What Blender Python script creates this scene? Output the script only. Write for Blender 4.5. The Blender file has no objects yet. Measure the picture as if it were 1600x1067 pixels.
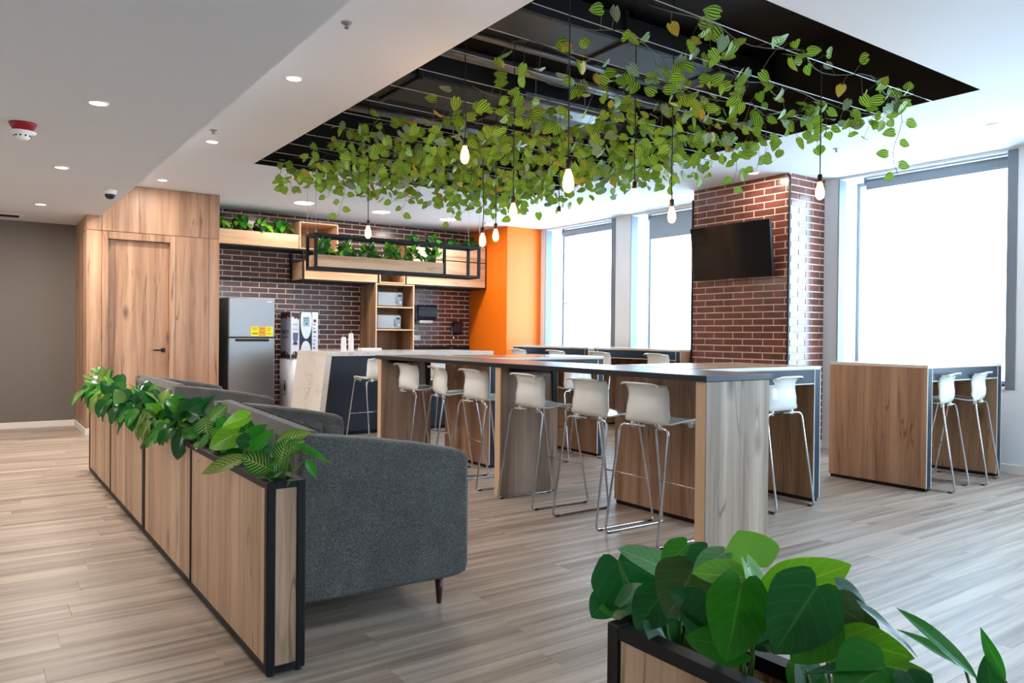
import bpy, math, random
from mathutils import Vector, Matrix
random.seed(7)
sc = bpy.context.scene
col = sc.collection
PI = math.pi

# ------------------------------------------------------------------ camera, world, exposure
yaw, pitch, roll, fpx, EYE = 0.61671201, -0.00874404, -0.00937481, 1196.23, 1.30
fw = Vector((math.sin(yaw) * math.cos(pitch), math.cos(yaw) * math.cos(pitch), math.sin(pitch)))
rt = Vector((math.cos(yaw), -math.sin(yaw), 0))
dn = fw.cross(rt)
cr, sr = math.cos(roll), math.sin(roll)
rt, dn = cr * rt + sr * dn, -sr * rt + cr * dn
cam_data = bpy.data.cameras.new('camera')
cam_data.sensor_width = 36.0
cam_data.lens = fpx / 1600 * 36
cam_data.clip_start = 0.02
cam = bpy.data.objects.new('camera', cam_data)
up, bk = -dn, -fw
cam.matrix_world = Matrix(((rt.x, up.x, bk.x, 0), (rt.y, up.y, bk.y, 0), (rt.z, up.z, bk.z, EYE), (0, 0, 0, 1)))
col.objects.link(cam)
sc.camera = cam

SKY = 11.0
world = bpy.data.worlds.new('overcast_sky')
sc.world = world
world.use_nodes = True
bg = world.node_tree.nodes['Background']
bg.inputs[0].default_value = (0.58, 0.80, 1.0, 1)
bg.inputs[1].default_value = SKY

sc.view_settings.view_transform = 'Standard'
sc.view_settings.look = 'None'
sc.view_settings.gamma = 1.0
sc.view_settings.use_curve_mapping = False
sc.view_settings.exposure = 0.42

DOWNLIGHT_W = 15.0
BULB_W = 5.0

# ------------------------------------------------------------------ material helpers
def srgb(r, g, b):
    def c(u):
        u /= 255.0
        return u / 12.92 if u <= 0.04045 else ((u + 0.055) / 1.055) ** 2.4
    return (c(r), c(g), c(b), 1)

class NT:
    def __init__(self, name):
        self.m = bpy.data.materials.new(name)
        self.m.use_nodes = True
        self.t = self.m.node_tree
        self.b = self.t.nodes['Principled BSDF']
        self.out = self.t.nodes['Material Output']
    def n(self, kind, **kw):
        nd = self.t.nodes.new('ShaderNode' + kind)
        for k, v in kw.items():
            if k.startswith('i_'):
                nd.inputs[k[2:]].default_value = v
            else:
                setattr(nd, k, v)
        return nd
    def l(self, a, b):
        self.t.links.new(a, b)
    def math(self, op, a, b=None, c=None, clamp=False):
        nd = self.n('Math', operation=op, use_clamp=clamp)
        for i, x in enumerate((a, b, c)):
            if x is None:
                continue
            if isinstance(x, (int, float)):
                nd.inputs[i].default_value = x
            else:
                self.l(x, nd.inputs[i])
        return nd.outputs[0]
    def mix(self, fac, a, b, mode='MIX'):
        nd = self.n('Mix', data_type='RGBA', blend_type=mode)
        for s, x in ((nd.inputs[0], fac), (nd.inputs[6], a), (nd.inputs[7], b)):
            if hasattr(x, 'is_linked') or hasattr(x, 'links'):
                self.l(x, s)
            else:
                s.default_value = x
        return nd.outputs[2]
    def ramp(self, fac, stops):
        nd = self.n('ValToRGB')
        e = nd.color_ramp.elements
        while len(e) < len(stops):
            e.new(0.5)
        for k, (p, c) in enumerate(stops):
            e[k].position = p
            e[k].color = c if len(c) == 4 else (*c, 1)
        self.l(fac, nd.inputs[0])
        return nd.outputs[0]
    def noise(self, vec, scale, detail=3, rough=0.5, dist=0.0):
        nd = self.n('TexNoise')
        nd.inputs['Scale'].default_value = scale
        nd.inputs['Detail'].default_value = detail
        nd.inputs['Roughness'].default_value = rough
        nd.inputs['Distortion'].default_value = dist
        if vec is not None:
            self.l(vec, nd.inputs['Vector'])
        return nd.outputs['Fac']
    def schlick(self, f0=0.04, top=0.85):
        geo = self.n('NewGeometry')
        dp = self.n('VectorMath', operation='DOT_PRODUCT')
        self.l(geo.outputs['Normal'], dp.inputs[0]); self.l(geo.outputs['Incoming'], dp.inputs[1])
        k = self.math('POWER', self.math('SUBTRACT', 1.0, self.math('ABSOLUTE', dp.outputs['Value']), clamp=True), 5.0)
        return self.math('ADD', f0, self.math('MULTIPLY', k, top))
    def bump(self, h, strength=0.2, dist=0.01):
        nd = self.n('Bump')
        nd.inputs['Strength'].default_value = strength
        nd.inputs['Distance'].default_value = dist
        self.l(h, nd.inputs['Height'])
        self.l(nd.outputs[0], self.b.inputs['Normal'])

def plain(name, c, rough=0.5, metal=0.0, coat=0.0, spec=None):
    t = NT(name)
    t.b.inputs['Base Color'].default_value = c
    t.b.inputs['Roughness'].default_value = rough
    t.b.inputs['Metallic'].default_value = metal
    if coat:
        t.b.inputs['Coat Weight'].default_value = coat
        t.b.inputs['Coat Roughness'].default_value = 0.08
    if spec is not None:
        t.b.inputs['Specular IOR Level'].default_value = spec
    # a little surface relief so that nothing is perfectly even
    geo = t.n('NewGeometry')
    nz = t.noise(geo.outputs['Position'], 60, 2)
    t.bump(nz, 0.03, 0.002)
    return t.m

def wood(name, light, mid, dark, grain='Z', rough=0.45, knots=1.0, strip=1.0):
    """Laminate with long fibres, board to board tone, knots and fine dark splits."""
    t = NT(name)
    geo = t.n('NewGeometry')
    oi = t.n('ObjectInfo')
    off = t.n('CombineXYZ')
    r = t.math('MULTIPLY', oi.outputs['Random'], 37.0)
    for i in range(3):
        t.l(r, off.inputs[i])
    add = t.n('VectorMath', operation='ADD')
    t.l(geo.outputs['Position'], add.inputs[0])
    t.l(off.outputs[0], add.inputs[1])
    ax = 'XYZ'.index(grain)
    def mapped(a, l):
        mp = t.n('Mapping')
        s = [a, a, a]
        s[ax] = l
        mp.inputs['Scale'].default_value = s
        t.l(add.outputs[0], mp.inputs['Vector'])
        return mp.outputs[0]
    boards = t.noise(mapped(6.5 * strip, 0.22), 1.0, 1.5, 0.5, 0.35)
    fibre = t.noise(mapped(70, 1.6), 1.0, 4, 0.62, 0.3)
    figure = t.noise(mapped(16, 0.9), 1.0, 4, 0.6, 1.3)
    v = t.math('ADD', t.math('MULTIPLY', boards, 0.62), t.math('MULTIPLY', figure, 0.30))
    v = t.math('ADD', v, t.math('MULTIPLY', t.math('SUBTRACT', fibre, 0.5), 0.22))
    c = t.ramp(v, [(0.30, dark), (0.45, mid), (0.62, light)])
    # splits: thin ridges of a slow noise
    sp = t.noise(mapped(9, 0.55), 1.0, 2, 0.5, 0.8)
    d = t.math('ABSOLUTE', t.math('SUBTRACT', sp, 0.5))
    line = t.math('SUBTRACT', 1.0, t.math('MULTIPLY', d, 48.0), clamp=True)
    brk = t.noise(mapped(4, 1.7), 1.0, 2)
    line = t.math('MULTIPLY', line, t.math('MULTIPLY', t.math('SUBTRACT', brk, 0.44), 6.0, clamp=True), clamp=True)
    dk = tuple(x * 0.38 for x in dark[:3]) + (1,)
    c = t.mix(t.math('MULTIPLY', line, 0.72 * knots), c, dk)
    # knots
    vo = t.n('TexVoronoi')
    vo.inputs['Scale'].default_value = 1.0
    t.l(mapped(3.6, 1.5), vo.inputs['Vector'])
    kn = t.math('SUBTRACT', 1.0, t.math('MULTIPLY', vo.outputs['Distance'], 5.5), clamp=True)
    sel = t.n('SeparateColor')
    t.l(vo.outputs['Color'], sel.inputs[0])
    kn = t.math('MULTIPLY', kn, t.math('GREATER_THAN', sel.outputs[0], 0.5))
    kn = t.math('MULTIPLY', kn, t.math('ADD', 0.75, fibre), clamp=True)
    c = t.mix(t.math('MULTIPLY', kn, 0.8 * knots), c, dk)
    t.l(c, t.b.inputs['Base Color'])
    t.b.inputs['Roughness'].default_value = rough
    t.bump(fibre, 0.10, 0.002)
    return t.m

M = {}
M['oak'] = wood('oak_laminate', srgb(198, 158, 126), srgb(170, 130, 101), srgb(126, 91, 68), 'Z')
M['oak_x'] = wood('oak_laminate_lengthwise', srgb(226, 188, 150), srgb(207, 166, 127), srgb(170, 126, 90), 'X', knots=0.6)
M['oak_grey'] = wood('greyed_oak_laminate', srgb(222, 184, 148), srgb(196, 157, 123), srgb(148, 112, 84), 'Z')
M['oak_shaded'] = wood('shaded_oak_laminate', srgb(178, 138, 104), srgb(152, 114, 83), srgb(112, 82, 58), 'Z')  # darker copy of the oak, shade put into the colour
M['oak_leg'] = wood('pale_grey_oak_laminate', srgb(188, 163, 142), srgb(160, 135, 115), srgb(122, 99, 82), 'Z')
M['oak_edge'] = plain('oak_edge_band', srgb(214, 178, 142), 0.5)
M['white_edge'] = plain('pale_edge_band', srgb(222, 214, 204), 0.45)
M['ceiling'] = plain('white_ceiling_paint', srgb(222, 225, 228), 0.85)
M['white_paint'] = plain('white_wall_paint', srgb(224, 226, 228), 0.7)
M['grey_wall'] = plain('taupe_grey_paint', srgb(112, 104, 96), 0.75)
M['orange'] = plain('orange_paint', srgb(255, 122, 8), 0.5)
M['baseboard'] = plain('white_baseboard_paint', srgb(225, 218, 212), 0.5)
M['black'] = plain('black_powder_coat', srgb(15, 15, 17), 0.5, 0, 0, 0.3)
M['recess'] = plain('black_recess_paint', srgb(9, 10, 13), 0.8)
M['duct'] = plain('dark_duct_steel', srgb(36, 38, 44), 0.5, 0.25)
M['pipe'] = plain('grey_pipe_steel', srgb(120, 124, 132), 0.35, 0.6)
M['navy'] = plain('navy_laminate', srgb(26, 40, 58), 0.42, 0, 0, 0.35)
M['navy_front'] = plain('navy_panel', srgb(27, 36, 52), 0.55)
M['table_top'] = plain('anthracite_table_top', srgb(92, 86, 84), 0.3, 0, 0.0, 0.6)
M['table_top_edge'] = plain('dark_table_edge', srgb(28, 32, 42), 0.3)
M['u_top'] = wood('oak_table_top', srgb(205, 176, 150), srgb(184, 152, 124), srgb(150, 118, 92), 'X', rough=0.2, knots=0.4)
M['chrome'] = plain('chrome_tube', srgb(205, 207, 212), 0.12, 1.0)
M['plastic'] = plain('white_gloss_plastic', srgb(240, 240, 234), 0.18, 0.0, 0.3)
M['rubber'] = plain('black_rubber', srgb(20, 20, 20), 0.7)
M['alu'] = plain('grey_aluminium', srgb(150, 158, 166), 0.4, 0.5)
M['jamb'] = plain('grey_jamb_liner', srgb(112, 121, 131), 0.5, 0.2)
M['blind'] = plain('grey_blind_fabric', srgb(150, 164, 176), 0.8)
M['leg_wood'] = plain('dark_walnut_leg', srgb(74, 40, 28), 0.35)
M['fridge'] = plain('brushed_steel', srgb(150, 148, 148), 0.36, 0.85)
M['fridge_side'] = plain('dark_fridge_side', srgb(44, 42, 42), 0.5)
M['yellow'] = plain('yellow_label', srgb(244, 226, 20), 0.5)
M['amber'] = plain('amber_label', srgb(226, 160, 30), 0.5)
M['machine_white'] = plain('white_machine_panel', srgb(222, 226, 234), 0.3)
M['machine_lilac'] = plain('pale_grey_machine_panel', srgb(182, 188, 214), 0.4)
M['machine_black'] = plain('black_machine_panel', srgb(20, 24, 32), 0.15)
M['coffee_brown'] = plain('coffee_brown_print', srgb(74, 40, 44), 0.5)
M['coffee_ink'] = plain('grey_violet_ink', srgb(92, 96, 128), 0.5)
M['screen_grey'] = plain('grey_display', srgb(150, 178, 190), 0.2)
M['microwave'] = plain('silver_microwave', srgb(188, 190, 194), 0.25, 0.7)
M['microwave_door'] = plain('mirrored_microwave_door', srgb(150, 156, 164), 0.08, 0.9)
M['smoke_plastic'] = plain('smoked_plastic', srgb(26, 34, 48), 0.2)
M['paper'] = plain('white_paper', srgb(236, 234, 230), 0.7)
M['red'] = plain('red_plastic', srgb(150, 14, 26), 0.35)
M['dark_hole'] = plain('dark_opening', srgb(14, 14, 15), 0.8)
M['tv_screen'] = plain('black_glass_screen', srgb(20, 21, 24), 0.09)
M['tv_case'] = plain('black_tv_case', srgb(15, 15, 17), 0.4)
M['brass_cap'] = plain('dark_bronze_socket', srgb(60, 44, 34), 0.4, 0.6)
M['wire'] = plain('pale_steel_cable', srgb(196, 196, 196), 0.4, 0.4)
M['cord'] = plain('black_cord', srgb(14, 13, 13), 0.6)
M['stem'] = plain('green_stem', srgb(84, 122, 44), 0.5)
M['vine_stem'] = plain('brown_green_vine_stem', srgb(92, 92, 66), 0.6)
M['soil'] = plain('dark_planter_lining', srgb(58, 44, 34), 0.9)
M['mortar'] = plain('pale_mortar', srgb(232, 208, 188), 0.85)
M['red_ink'] = plain('red_ink', srgb(190, 40, 50), 0.5)

def brick_mat(name, a, b, dark, coat):
    t = NT(name)
    oi = t.n('ObjectInfo')
    geo = t.n('NewGeometry')
    at = t.n('Attribute', attribute_name='rnd')
    r = t.math('FRACT', t.math('ADD', oi.outputs['Random'], at.outputs['Fac']))
    c = t.mix(r, a, b)
    n1 = t.noise(geo.outputs['Position'], 5.0, 2, 0.5)
    k = t.math('MULTIPLY', t.math('SUBTRACT', n1, 0.5), 4.0, clamp=True)
    c = t.mix(t.math('MULTIPLY', k, 0.75), c, dark)
    n2 = t.noise(geo.outputs['Position'], 90, 3)
    c = t.mix(t.math('MULTIPLY', n2, 0.25), c, dark)
    t.l(c, t.b.inputs['Base Color'])
    t.b.inputs['Roughness'].default_value = 0.22
    t.b.inputs['Coat Weight'].default_value = coat
    t.b.inputs['Coat Roughness'].default_value = 0.18
    t.bump(n2, 0.04, 0.002)
    return t.m
M['brick'] = brick_mat('glazed_brown_brick', srgb(98, 58, 50), srgb(78, 48, 44), srgb(62, 44, 40), 0.1)
M['brick_lit'] = brick_mat('glazed_brick_lit', srgb(132, 70, 56), srgb(112, 62, 50), srgb(74, 46, 40), 0.4)  # same brick, with the light on the column put into a redder colour

def floor_mat():
    t = NT('grey_oak_vinyl_plank')
    oi = t.n('ObjectInfo')
    at = t.n('Attribute', attribute_name='rnd')
    r = t.math('FRACT', t.math('ADD', oi.outputs['Random'], at.outputs['Fac']))
    geo = t.n('NewGeometry')
    off = t.n('CombineXYZ')
    rr = t.math('MULTIPLY', r, 53.0)
    t.l(rr, off.inputs[0]); t.l(rr, off.inputs[2])
    add = t.n('VectorMath', operation='ADD')
    t.l(geo.outputs['Position'], add.inputs[0]); t.l(off.outputs[0], add.inputs[1])
    def mp(sx, sy):
        m = t.n('Mapping'); m.inputs['Scale'].default_value = (sx, sy, 1)
        t.l(add.outputs[0], m.inputs['Vector']); return m.outputs[0]
    streak = t.noise(mp(0.55, 15), 1.0, 3, 0.55, 0.5)
    fib = t.noise(mp(3.5, 90), 1.0, 4, 0.6, 0.2)
    v = t.math('ADD', t.math('MULTIPLY', streak, 0.8), t.math('MULTIPLY', fib, 0.2))
    v = t.math('ADD', v, t.math('MULTIPLY', t.math('SUBTRACT', r, 0.5), 0.025))
    c = t.ramp(v, [(0.33, srgb(124, 107, 94)), (0.47, srgb(158, 141, 126)), (0.61, srgb(186, 169, 153))])
    t.l(c, t.b.inputs['Base Color'])
    t.b.inputs['Specular IOR Level'].default_value = 0.32
    ro = t.math('ADD', 0.34, t.math('MULTIPLY', fib, 0.14))
    t.l(ro, t.b.inputs['Roughness'])
    t.bump(fib, 0.08, 0.002)
    return t.m
M['floor'] = floor_mat()

def marble():
    t = NT('white_veined_marble')
    geo = t.n('NewGeometry')
    mp = t.n('Mapping'); mp.inputs['Rotation'].default_value = (0.3, 0.5, 0.4)
    t.l(geo.outputs['Position'], mp.inputs['Vector'])
    n = t.noise(mp.outputs[0], 1.7, 6, 0.6, 1.4)
    d = t.math('ABSOLUTE', t.math('SUBTRACT', n, 0.5))
    v = t.math('SUBTRACT', 1.0, t.math('MULTIPLY', d, 60.0), clamp=True)
    n2 = t.noise(mp.outputs[0], 2.2, 3)
    v = t.math('MULTIPLY', v, t.math('MULTIPLY', t.math('SUBTRACT', n2, 0.42), 4.0, clamp=True))
    c = t.mix(t.math('MULTIPLY', v, 0.65), srgb(222, 216, 208), srgb(128, 122, 118))
    t.l(c, t.b.inputs['Base Color'])
    t.b.inputs['Roughness'].default_value = 0.16
    return t.m
M['marble'] = marble()

def fabric():
    t = NT('charcoal_woven_fabric')
    tc = t.n('TexCoord')
    n = t.noise(tc.outputs['Object'], 230, 3, 0.75)
    n2 = t.noise(tc.outputs['Object'], 9, 2)
    v = t.math('ADD', t.math('MULTIPLY', n, 0.85), t.math('MULTIPLY', n2, 0.1))
    c = t.ramp(v, [(0.40, srgb(58, 56, 54)), (0.54, srgb(99, 96, 92)), (0.68, srgb(146, 143, 138))])
    t.l(c, t.b.inputs['Base Color'])
    t.b.inputs['Roughness'].default_value = 0.95
    t.b.inputs['Sheen Weight'].default_value = 0.08
    t.bump(n, 0.35, 0.004)
    return t.m
M['fabric'] = fabric()

def glass_pane():
    t = NT('window_glass')
    tr = t.n('BsdfTransparent'); tr.inputs[0].default_value = (0.96, 0.985, 1, 1)
    gl = t.n('BsdfGlossy'); gl.inputs['Roughness'].default_value = 0.02
    fr = t.schlick(.03, .6)
    mx = t.n('MixShader')
    t.l(fr, mx.inputs[0]); t.l(tr.outputs[0], mx.inputs[1]); t.l(gl.outputs[0], mx.inputs[2])
    t.l(mx.outputs[0], t.out.inputs[0])
    return t.m
M['glass'] = glass_pane()

def bulb_glass():
    t = NT('amber_bulb_glass')
    tr = t.n('BsdfTransparent'); tr.inputs[0].default_value = (1.0, 0.86, 0.66, 1)
    gl = t.n('BsdfGlossy'); gl.inputs['Roughness'].default_value = 0.05
    em = t.n('Emission'); em.inputs[0].default_value = (1.0, 0.55, 0.2, 1); em.inputs[1].default_value = 2.2
    fr = t.schlick(.04, .8)
    mx = t.n('MixShader'); ad = t.n('AddShader')
    t.l(fr, mx.inputs[0]); t.l(tr.outputs[0], mx.inputs[1]); t.l(gl.outputs[0], mx.inputs[2])
    t.l(mx.outputs[0], ad.inputs[0]); t.l(em.outputs[0], ad.inputs[1])
    t.l(ad.outputs[0], t.out.inputs[0])
    return t.m
M['bulb'] = bulb_glass()

def emit(name, c, s):
    t = NT(name)
    t.b.inputs['Base Color'].default_value = c
    t.b.inputs['Emission Color'].default_value = c
    t.b.inputs['Emission Strength'].default_value = s
    return t.m
M['filament'] = emit('glowing_filament', (1.0, 0.62, 0.26, 1), 60)
M['led'] = emit('led_diffuser', (1.0, 0.93, 0.84, 1), 9)

def leaf_mat(name, base, vein, kind, amount=1.0, rough=0.32, back=None, tint=None):
    """kind: 'stripe' lengthwise bands, 'rib' feathered side veins, 'plain' midrib only."""
    t = NT(name)
    uv = t.n('UVMap'); uv.uv_map = 'leaf'
    sep = t.n('SeparateXYZ'); t.l(uv.outputs[0], sep.inputs[0])
    u = t.math('MULTIPLY', t.math('SUBTRACT', sep.outputs[0], 0.5), 2.0)
    v = sep.outputs[1]
    au = t.math('ABSOLUTE', u)
    oi = t.n('ObjectInfo')
    geo = t.n('NewGeometry')
    nz = t.noise(geo.outputs['Position'], 25, 2)
    if kind == 'stripe':
        w = t.math('SINE', t.math('ADD', t.math('MULTIPLY', u, 15.0), t.math('MULTIPLY', nz, 2.2)))
        f = t.math('MULTIPLY', t.math('ADD', w, 0.25), 2.2, clamp=True)
        edge = t.math('SUBTRACT', 1.0, t.math('POWER', au, 6.0), clamp=True)
        f = t.math('MULTIPLY', f, edge)
    elif kind == 'rib':
        s = t.math('SUBTRACT', t.math('MULTIPLY', v, 62.0), t.math('MULTIPLY', au, 15.0))
        w = t.math('SINE', t.math('ADD', s, t.math('MULTIPLY', nz, 3.0)))
        f = t.math('MULTIPLY', t.math('SUBTRACT', w, 0.05), 1.6, clamp=True)
        edge = t.math('SUBTRACT', 1.05, t.math('POWER', au, 1.6), clamp=True)
        f = t.math('MULTIPLY', f, edge)
        mid = t.math('SUBTRACT', 1.0, t.math('MULTIPLY', au, 14.0), clamp=True)
        f = t.math('MAXIMUM', f, mid)
    else:
        mid = t.math('SUBTRACT', 1.0, t.math('MULTIPLY', au, 16.0), clamp=True)
        s = t.math('SINE', t.math('SUBTRACT', t.math('MULTIPLY', v, 34.0), t.math('MULTIPLY', au, 12.0)))
        sd = t.math('MULTIPLY', t.math('SUBTRACT', s, 0.86), 4.0, clamp=True)
        f = t.math('MAXIMUM', t.math('MULTIPLY', mid, 0.8), t.math('MULTIPLY', sd, 0.45))
    f = t.math('MULTIPLY', f, amount)
    b2 = tint or tuple(min(1, x * 1.5) for x in base[:3]) + (1,)
    at_ = t.n('Attribute', attribute_name='rnd')
    bb = t.mix(t.math('FRACT', t.math('ADD', oi.outputs['Random'], at_.outputs['Fac'])), base, b2)
    c = t.mix(f, bb, vein)
    if back is not None:
        c = t.mix(geo.outputs['Backfacing'], c, back)
    t.l(c, t.b.inputs['Base Color'])
    t.b.inputs['Roughness'].default_value = rough
    t.b.inputs['Specular IOR Level'].default_value = 0.4
    tl = t.n('BsdfTranslucent'); t.l(c, tl.inputs[0])
    mx = t.n('MixShader'); mx.inputs[0].default_value = 0.34
    t.l(t.b.outputs[0], mx.inputs[1]); t.l(tl.outputs[0], mx.inputs[2])
    t.l(mx.outputs[0], t.out.inputs[0])
    return t.m
M['vine_leaf'] = leaf_mat('striped_vine_leaf', srgb(40, 94, 22), srgb(176, 212, 70), 'stripe', 0.9, 0.4, srgb(120, 150, 104), srgb(84, 118, 26))
M['vine_pale'] = leaf_mat('pale_vine_leaf', srgb(84, 110, 76), srgb(172, 190, 158), 'stripe', 0.8, 0.4, srgb(160, 178, 156), srgb(110, 140, 96))
M['vine_yellow'] = leaf_mat('yellowed_vine_leaf', srgb(140, 128, 30), srgb(206, 190, 82), 'stripe', 0.8, 0.4, srgb(150, 140, 70), srgb(168, 132, 50))
M['rib_leaf'] = leaf_mat('feather_veined_leaf', srgb(26, 100, 34), srgb(186, 214, 104), 'rib', 0.85, 0.3, srgb(70, 120, 60), srgb(36, 112, 36))
M['rib_pale'] = leaf_mat('pale_feather_veined_leaf', srgb(88, 128, 40), srgb(190, 208, 110), 'rib', 0.85, 0.35, srgb(110, 150, 80), srgb(110, 140, 44))
M['dark_leaf'] = leaf_mat('dark_green_leaf', srgb(30, 98, 38), srgb(72, 146, 70), 'plain', 0.8, 0.25, srgb(40, 92, 48), srgb(24, 92, 40))
M['lime_leaf'] = leaf_mat('bright_lime_leaf', srgb(136, 204, 28), srgb(202, 228, 96), 'plain', 0.8, 0.3, srgb(120, 180, 60), srgb(66, 140, 24))
M['sheen_leaf'] = leaf_mat('painted_sheen_leaf', srgb(92, 148, 84), srgb(190, 220, 170), 'plain', 0.7, 0.2, srgb(110, 160, 96), srgb(120, 172, 104))  # glossy highlight put into a paler leaf colour
M['tan_sheen_leaf'] = leaf_mat('painted_tan_sheen_leaf', srgb(52, 84, 34), srgb(128, 138, 84), 'plain', 0.6, 0.28, srgb(80, 110, 60), srgb(70, 96, 44))  # tan sheen of dark leaves put into the base colour
M['mid_leaf'] = leaf_mat('mid_green_leaf', srgb(44, 138, 34), srgb(112, 176, 66), 'plain', 0.7, 0.28, srgb(70, 130, 56), srgb(58, 132, 30))

# ------------------------------------------------------------------ geometry helpers
class MB:
    def __init__(self):
        self.v, self.f, self.s, self.uv = [], [], [], None
    def add(self, vs, fs, smooth=False):
        k = len(self.v)
        self.v += [tuple(p) for p in vs]
        self.f += [tuple(i + k for i in f) for f in fs]
        self.s += [smooth] * len(fs)
        return self
    def box(self, x0, y0, z0, x1, y1, z1):
        vs = [(x0, y0, z0), (x1, y0, z0), (x1, y1, z0), (x0, y1, z0), (x0, y0, z1), (x1, y0, z1), (x1, y1, z1), (x0, y1, z1)]
        return self.add(vs, [(0, 3, 2, 1), (4, 5, 6, 7), (0, 1, 5, 4), (1, 2, 6, 5), (2, 3, 7, 6), (3, 0, 4, 7)])
    def cbox(self, x0, y0, z0, x1, y1, z1, c=0.004):
        """box with chamfered edges"""
        c = min(c, (x1 - x0) * .45, (y1 - y0) * .45, (z1 - z0) * .45)
        X, Y, Z = (x0, x1), (y0, y1), (z0, z1)
        vs, idx = [], {}
        for i in (0, 1):
            for j in (0, 1):
                for k in (0, 1):
                    sx, sy, sz = (1 if i == 0 else -1), (1 if j == 0 else -1), (1 if k == 0 else -1)
                    for a in range(3):
                        p = [X[i] + (c * sx if a != 0 else 0), Y[j] + (c * sy if a != 1 else 0), Z[k] + (c * sz if a != 2 else 0)]
                        idx[(i, j, k, a)] = len(vs); vs.append(p)
        g = lambda i, j, k, a: idx[(i, j, k, a)]
        fs = []
        for a in range(3):
            for s in (0, 1):
                q = []
                for (p, r) in ((0, 0), (1, 0), (1, 1), (0, 1)):
                    t = [0, 0, 0]; t[a] = s; t[(a + 1) % 3] = p; t[(a + 2) % 3] = r
                    q.append(g(*t, a))
                fs.append(q if s else q[::-1])
        for a in range(3):
            b, d = (a + 1) % 3, (a + 2) % 3
            for p in (0, 1):
                for r in (0, 1):
                    t0 = [0, 0, 0]; t0[b] = p; t0[d] = r; t1 = list(t0); t1[a] = 1
                    q = [g(*t0, b), g(*t1, b), g(*t1, d), g(*t0, d)]
                    fs.append(q if (p == r) else q[::-1])
        for i in (0, 1):
            for j in (0, 1):
                for k in (0, 1):
                    q = [g(i, j, k, 0), g(i, j, k, 1), g(i, j, k, 2)]
                    fs.append(q if (i + j + k) % 2 else q[::-1])
        return self.add(vs, fs)
    def tube(self, pts, r, n=8, cap=True, smooth=True):
        pts = [Vector(p) for p in pts]
        rr = r if isinstance(r, (list, tuple)) else [r] * len(pts)
        k = len(self.v)
        prev = None
        vs, fs = [], []
        for i, p in enumerate(pts):
            d = (pts[min(i + 1, len(pts) - 1)] - pts[max(i - 1, 0)]).normalized()
            if prev is None:
                a = Vector((0, 0, 1)) if abs(d.z) < 0.9 else Vector((1, 0, 0))
                u = d.cross(a).normalized()
            else:
                u = (prev - d * prev.dot(d)).normalized()
            prev = u
            w = d.cross(u)
            for j in range(n):
                t = 2 * PI * j / n
                vs.append(p + (u * math.cos(t) + w * math.sin(t)) * rr[i])
        for i in range(len(pts) - 1):
            for j in range(n):
                a, b = i * n + j, i * n + (j + 1) % n
                fs.append((a, b, b + n, a + n))
        self.add(vs, fs, smooth)
        if cap:
            m = len(pts) - 1
            self.f.append(tuple(k + j for j in range(n))[::-1]); self.s.append(False)
            self.f.append(tuple(k + m * n + j for j in range(n))); self.s.append(False)
        return self
    def lathe(self, prof, n=16, c=(0, 0, 0), smooth=True):
        """prof: list of (radius, z)"""
        vs, fs = [], []
        for (r, z) in prof:
            for j in range(n):
                t = 2 * PI * j / n
                vs.append((c[0] + r * math.cos(t), c[1] + r * math.sin(t), c[2] + z))
        for i in range(len(prof) - 1):
            for j in range(n):
                a, b = i * n + j, i * n + (j + 1) % n
                fs.append((a, b, b + n, a + n))
        k = len(self.v)
        self.add(vs, fs, smooth)
        self.f.append(tuple(k + j for j in range(n))[::-1]); self.s.append(False)
        self.f.append(tuple(k + (len(prof) - 1) * n + j for j in range(n))); self.s.append(False)
        return self
    def prism(self, poly, axis, a, b):
        """poly in the plane normal to axis; (y,z) for 0, (x,z) for 1, (x,y) for 2"""
        n = len(poly)
        def P(q, t):
            return ((t, q[0], q[1]), (q[0], t, q[1]), (q[0], q[1], t))[axis]
        vs = [P(q, a) for q in poly] + [P(q, b) for q in poly]
        fs = [tuple(range(n)), tuple(range(n, 2 * n))[::-1]] + [(i, i + n, (i + 1) % n + n, (i + 1) % n) for i in range(n)]
        return self.add(vs, fs)
    def grid(self, fn, nu, nv, smooth=True):
        vs = [fn(i / nu, j / nv) for j in range(nv + 1) for i in range(nu + 1)]
        fs = [(j * (nu + 1) + i, j * (nu + 1) + i + 1, (j + 1) * (nu + 1) + i + 1, (j + 1) * (nu + 1) + i) for j in range(nv) for i in range(nu)]
        return self.add(vs, fs, smooth)
    def mesh(self, name, mat):
        me = bpy.data.meshes.new(name)
        me.from_pydata(self.v, [], self.f)
        me.polygons.foreach_set('use_smooth', self.s)
        if mat is not None:
            me.materials.append(mat)
        me.update()
        import bmesh
        bm = bmesh.new(); bm.from_mesh(me)
        bmesh.ops.recalc_face_normals(bm, faces=bm.faces)
        bm.to_mesh(me); bm.free()
        return me
    def build(self, name, mat, parent=None, loc=None):
        """vertices are in world space (or, under a rotated thing, in the thing's own space)"""
        org = Vector((0, 0, 0))
        if loc is not None:
            org = Vector(loc)
        elif parent is None and self.v:
            xs, ys, zs = zip(*self.v)
            org = Vector(((min(xs) + max(xs)) / 2, (min(ys) + max(ys)) / 2, min(zs)))
        elif parent is not None:
            org = wloc(parent)
        self.v = [(x - org.x, y - org.y, z - org.z) for x, y, z in self.v]
        o = bpy.data.objects.new(name, self.mesh(name, mat))
        col.objects.link(o)
        if parent is not None:
            o.parent = parent
        else:
            o.location = org
        return o

LOCAL = set()
def wloc(o):
    if o.name in LOCAL:
        return Vector((0, 0, 0))
    p = Vector(o.location)
    while o.parent is not None:
        o = o.parent
        if o.name in LOCAL:
            return Vector((0, 0, 0))
        p = p + Vector(o.location)
    return p

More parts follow.
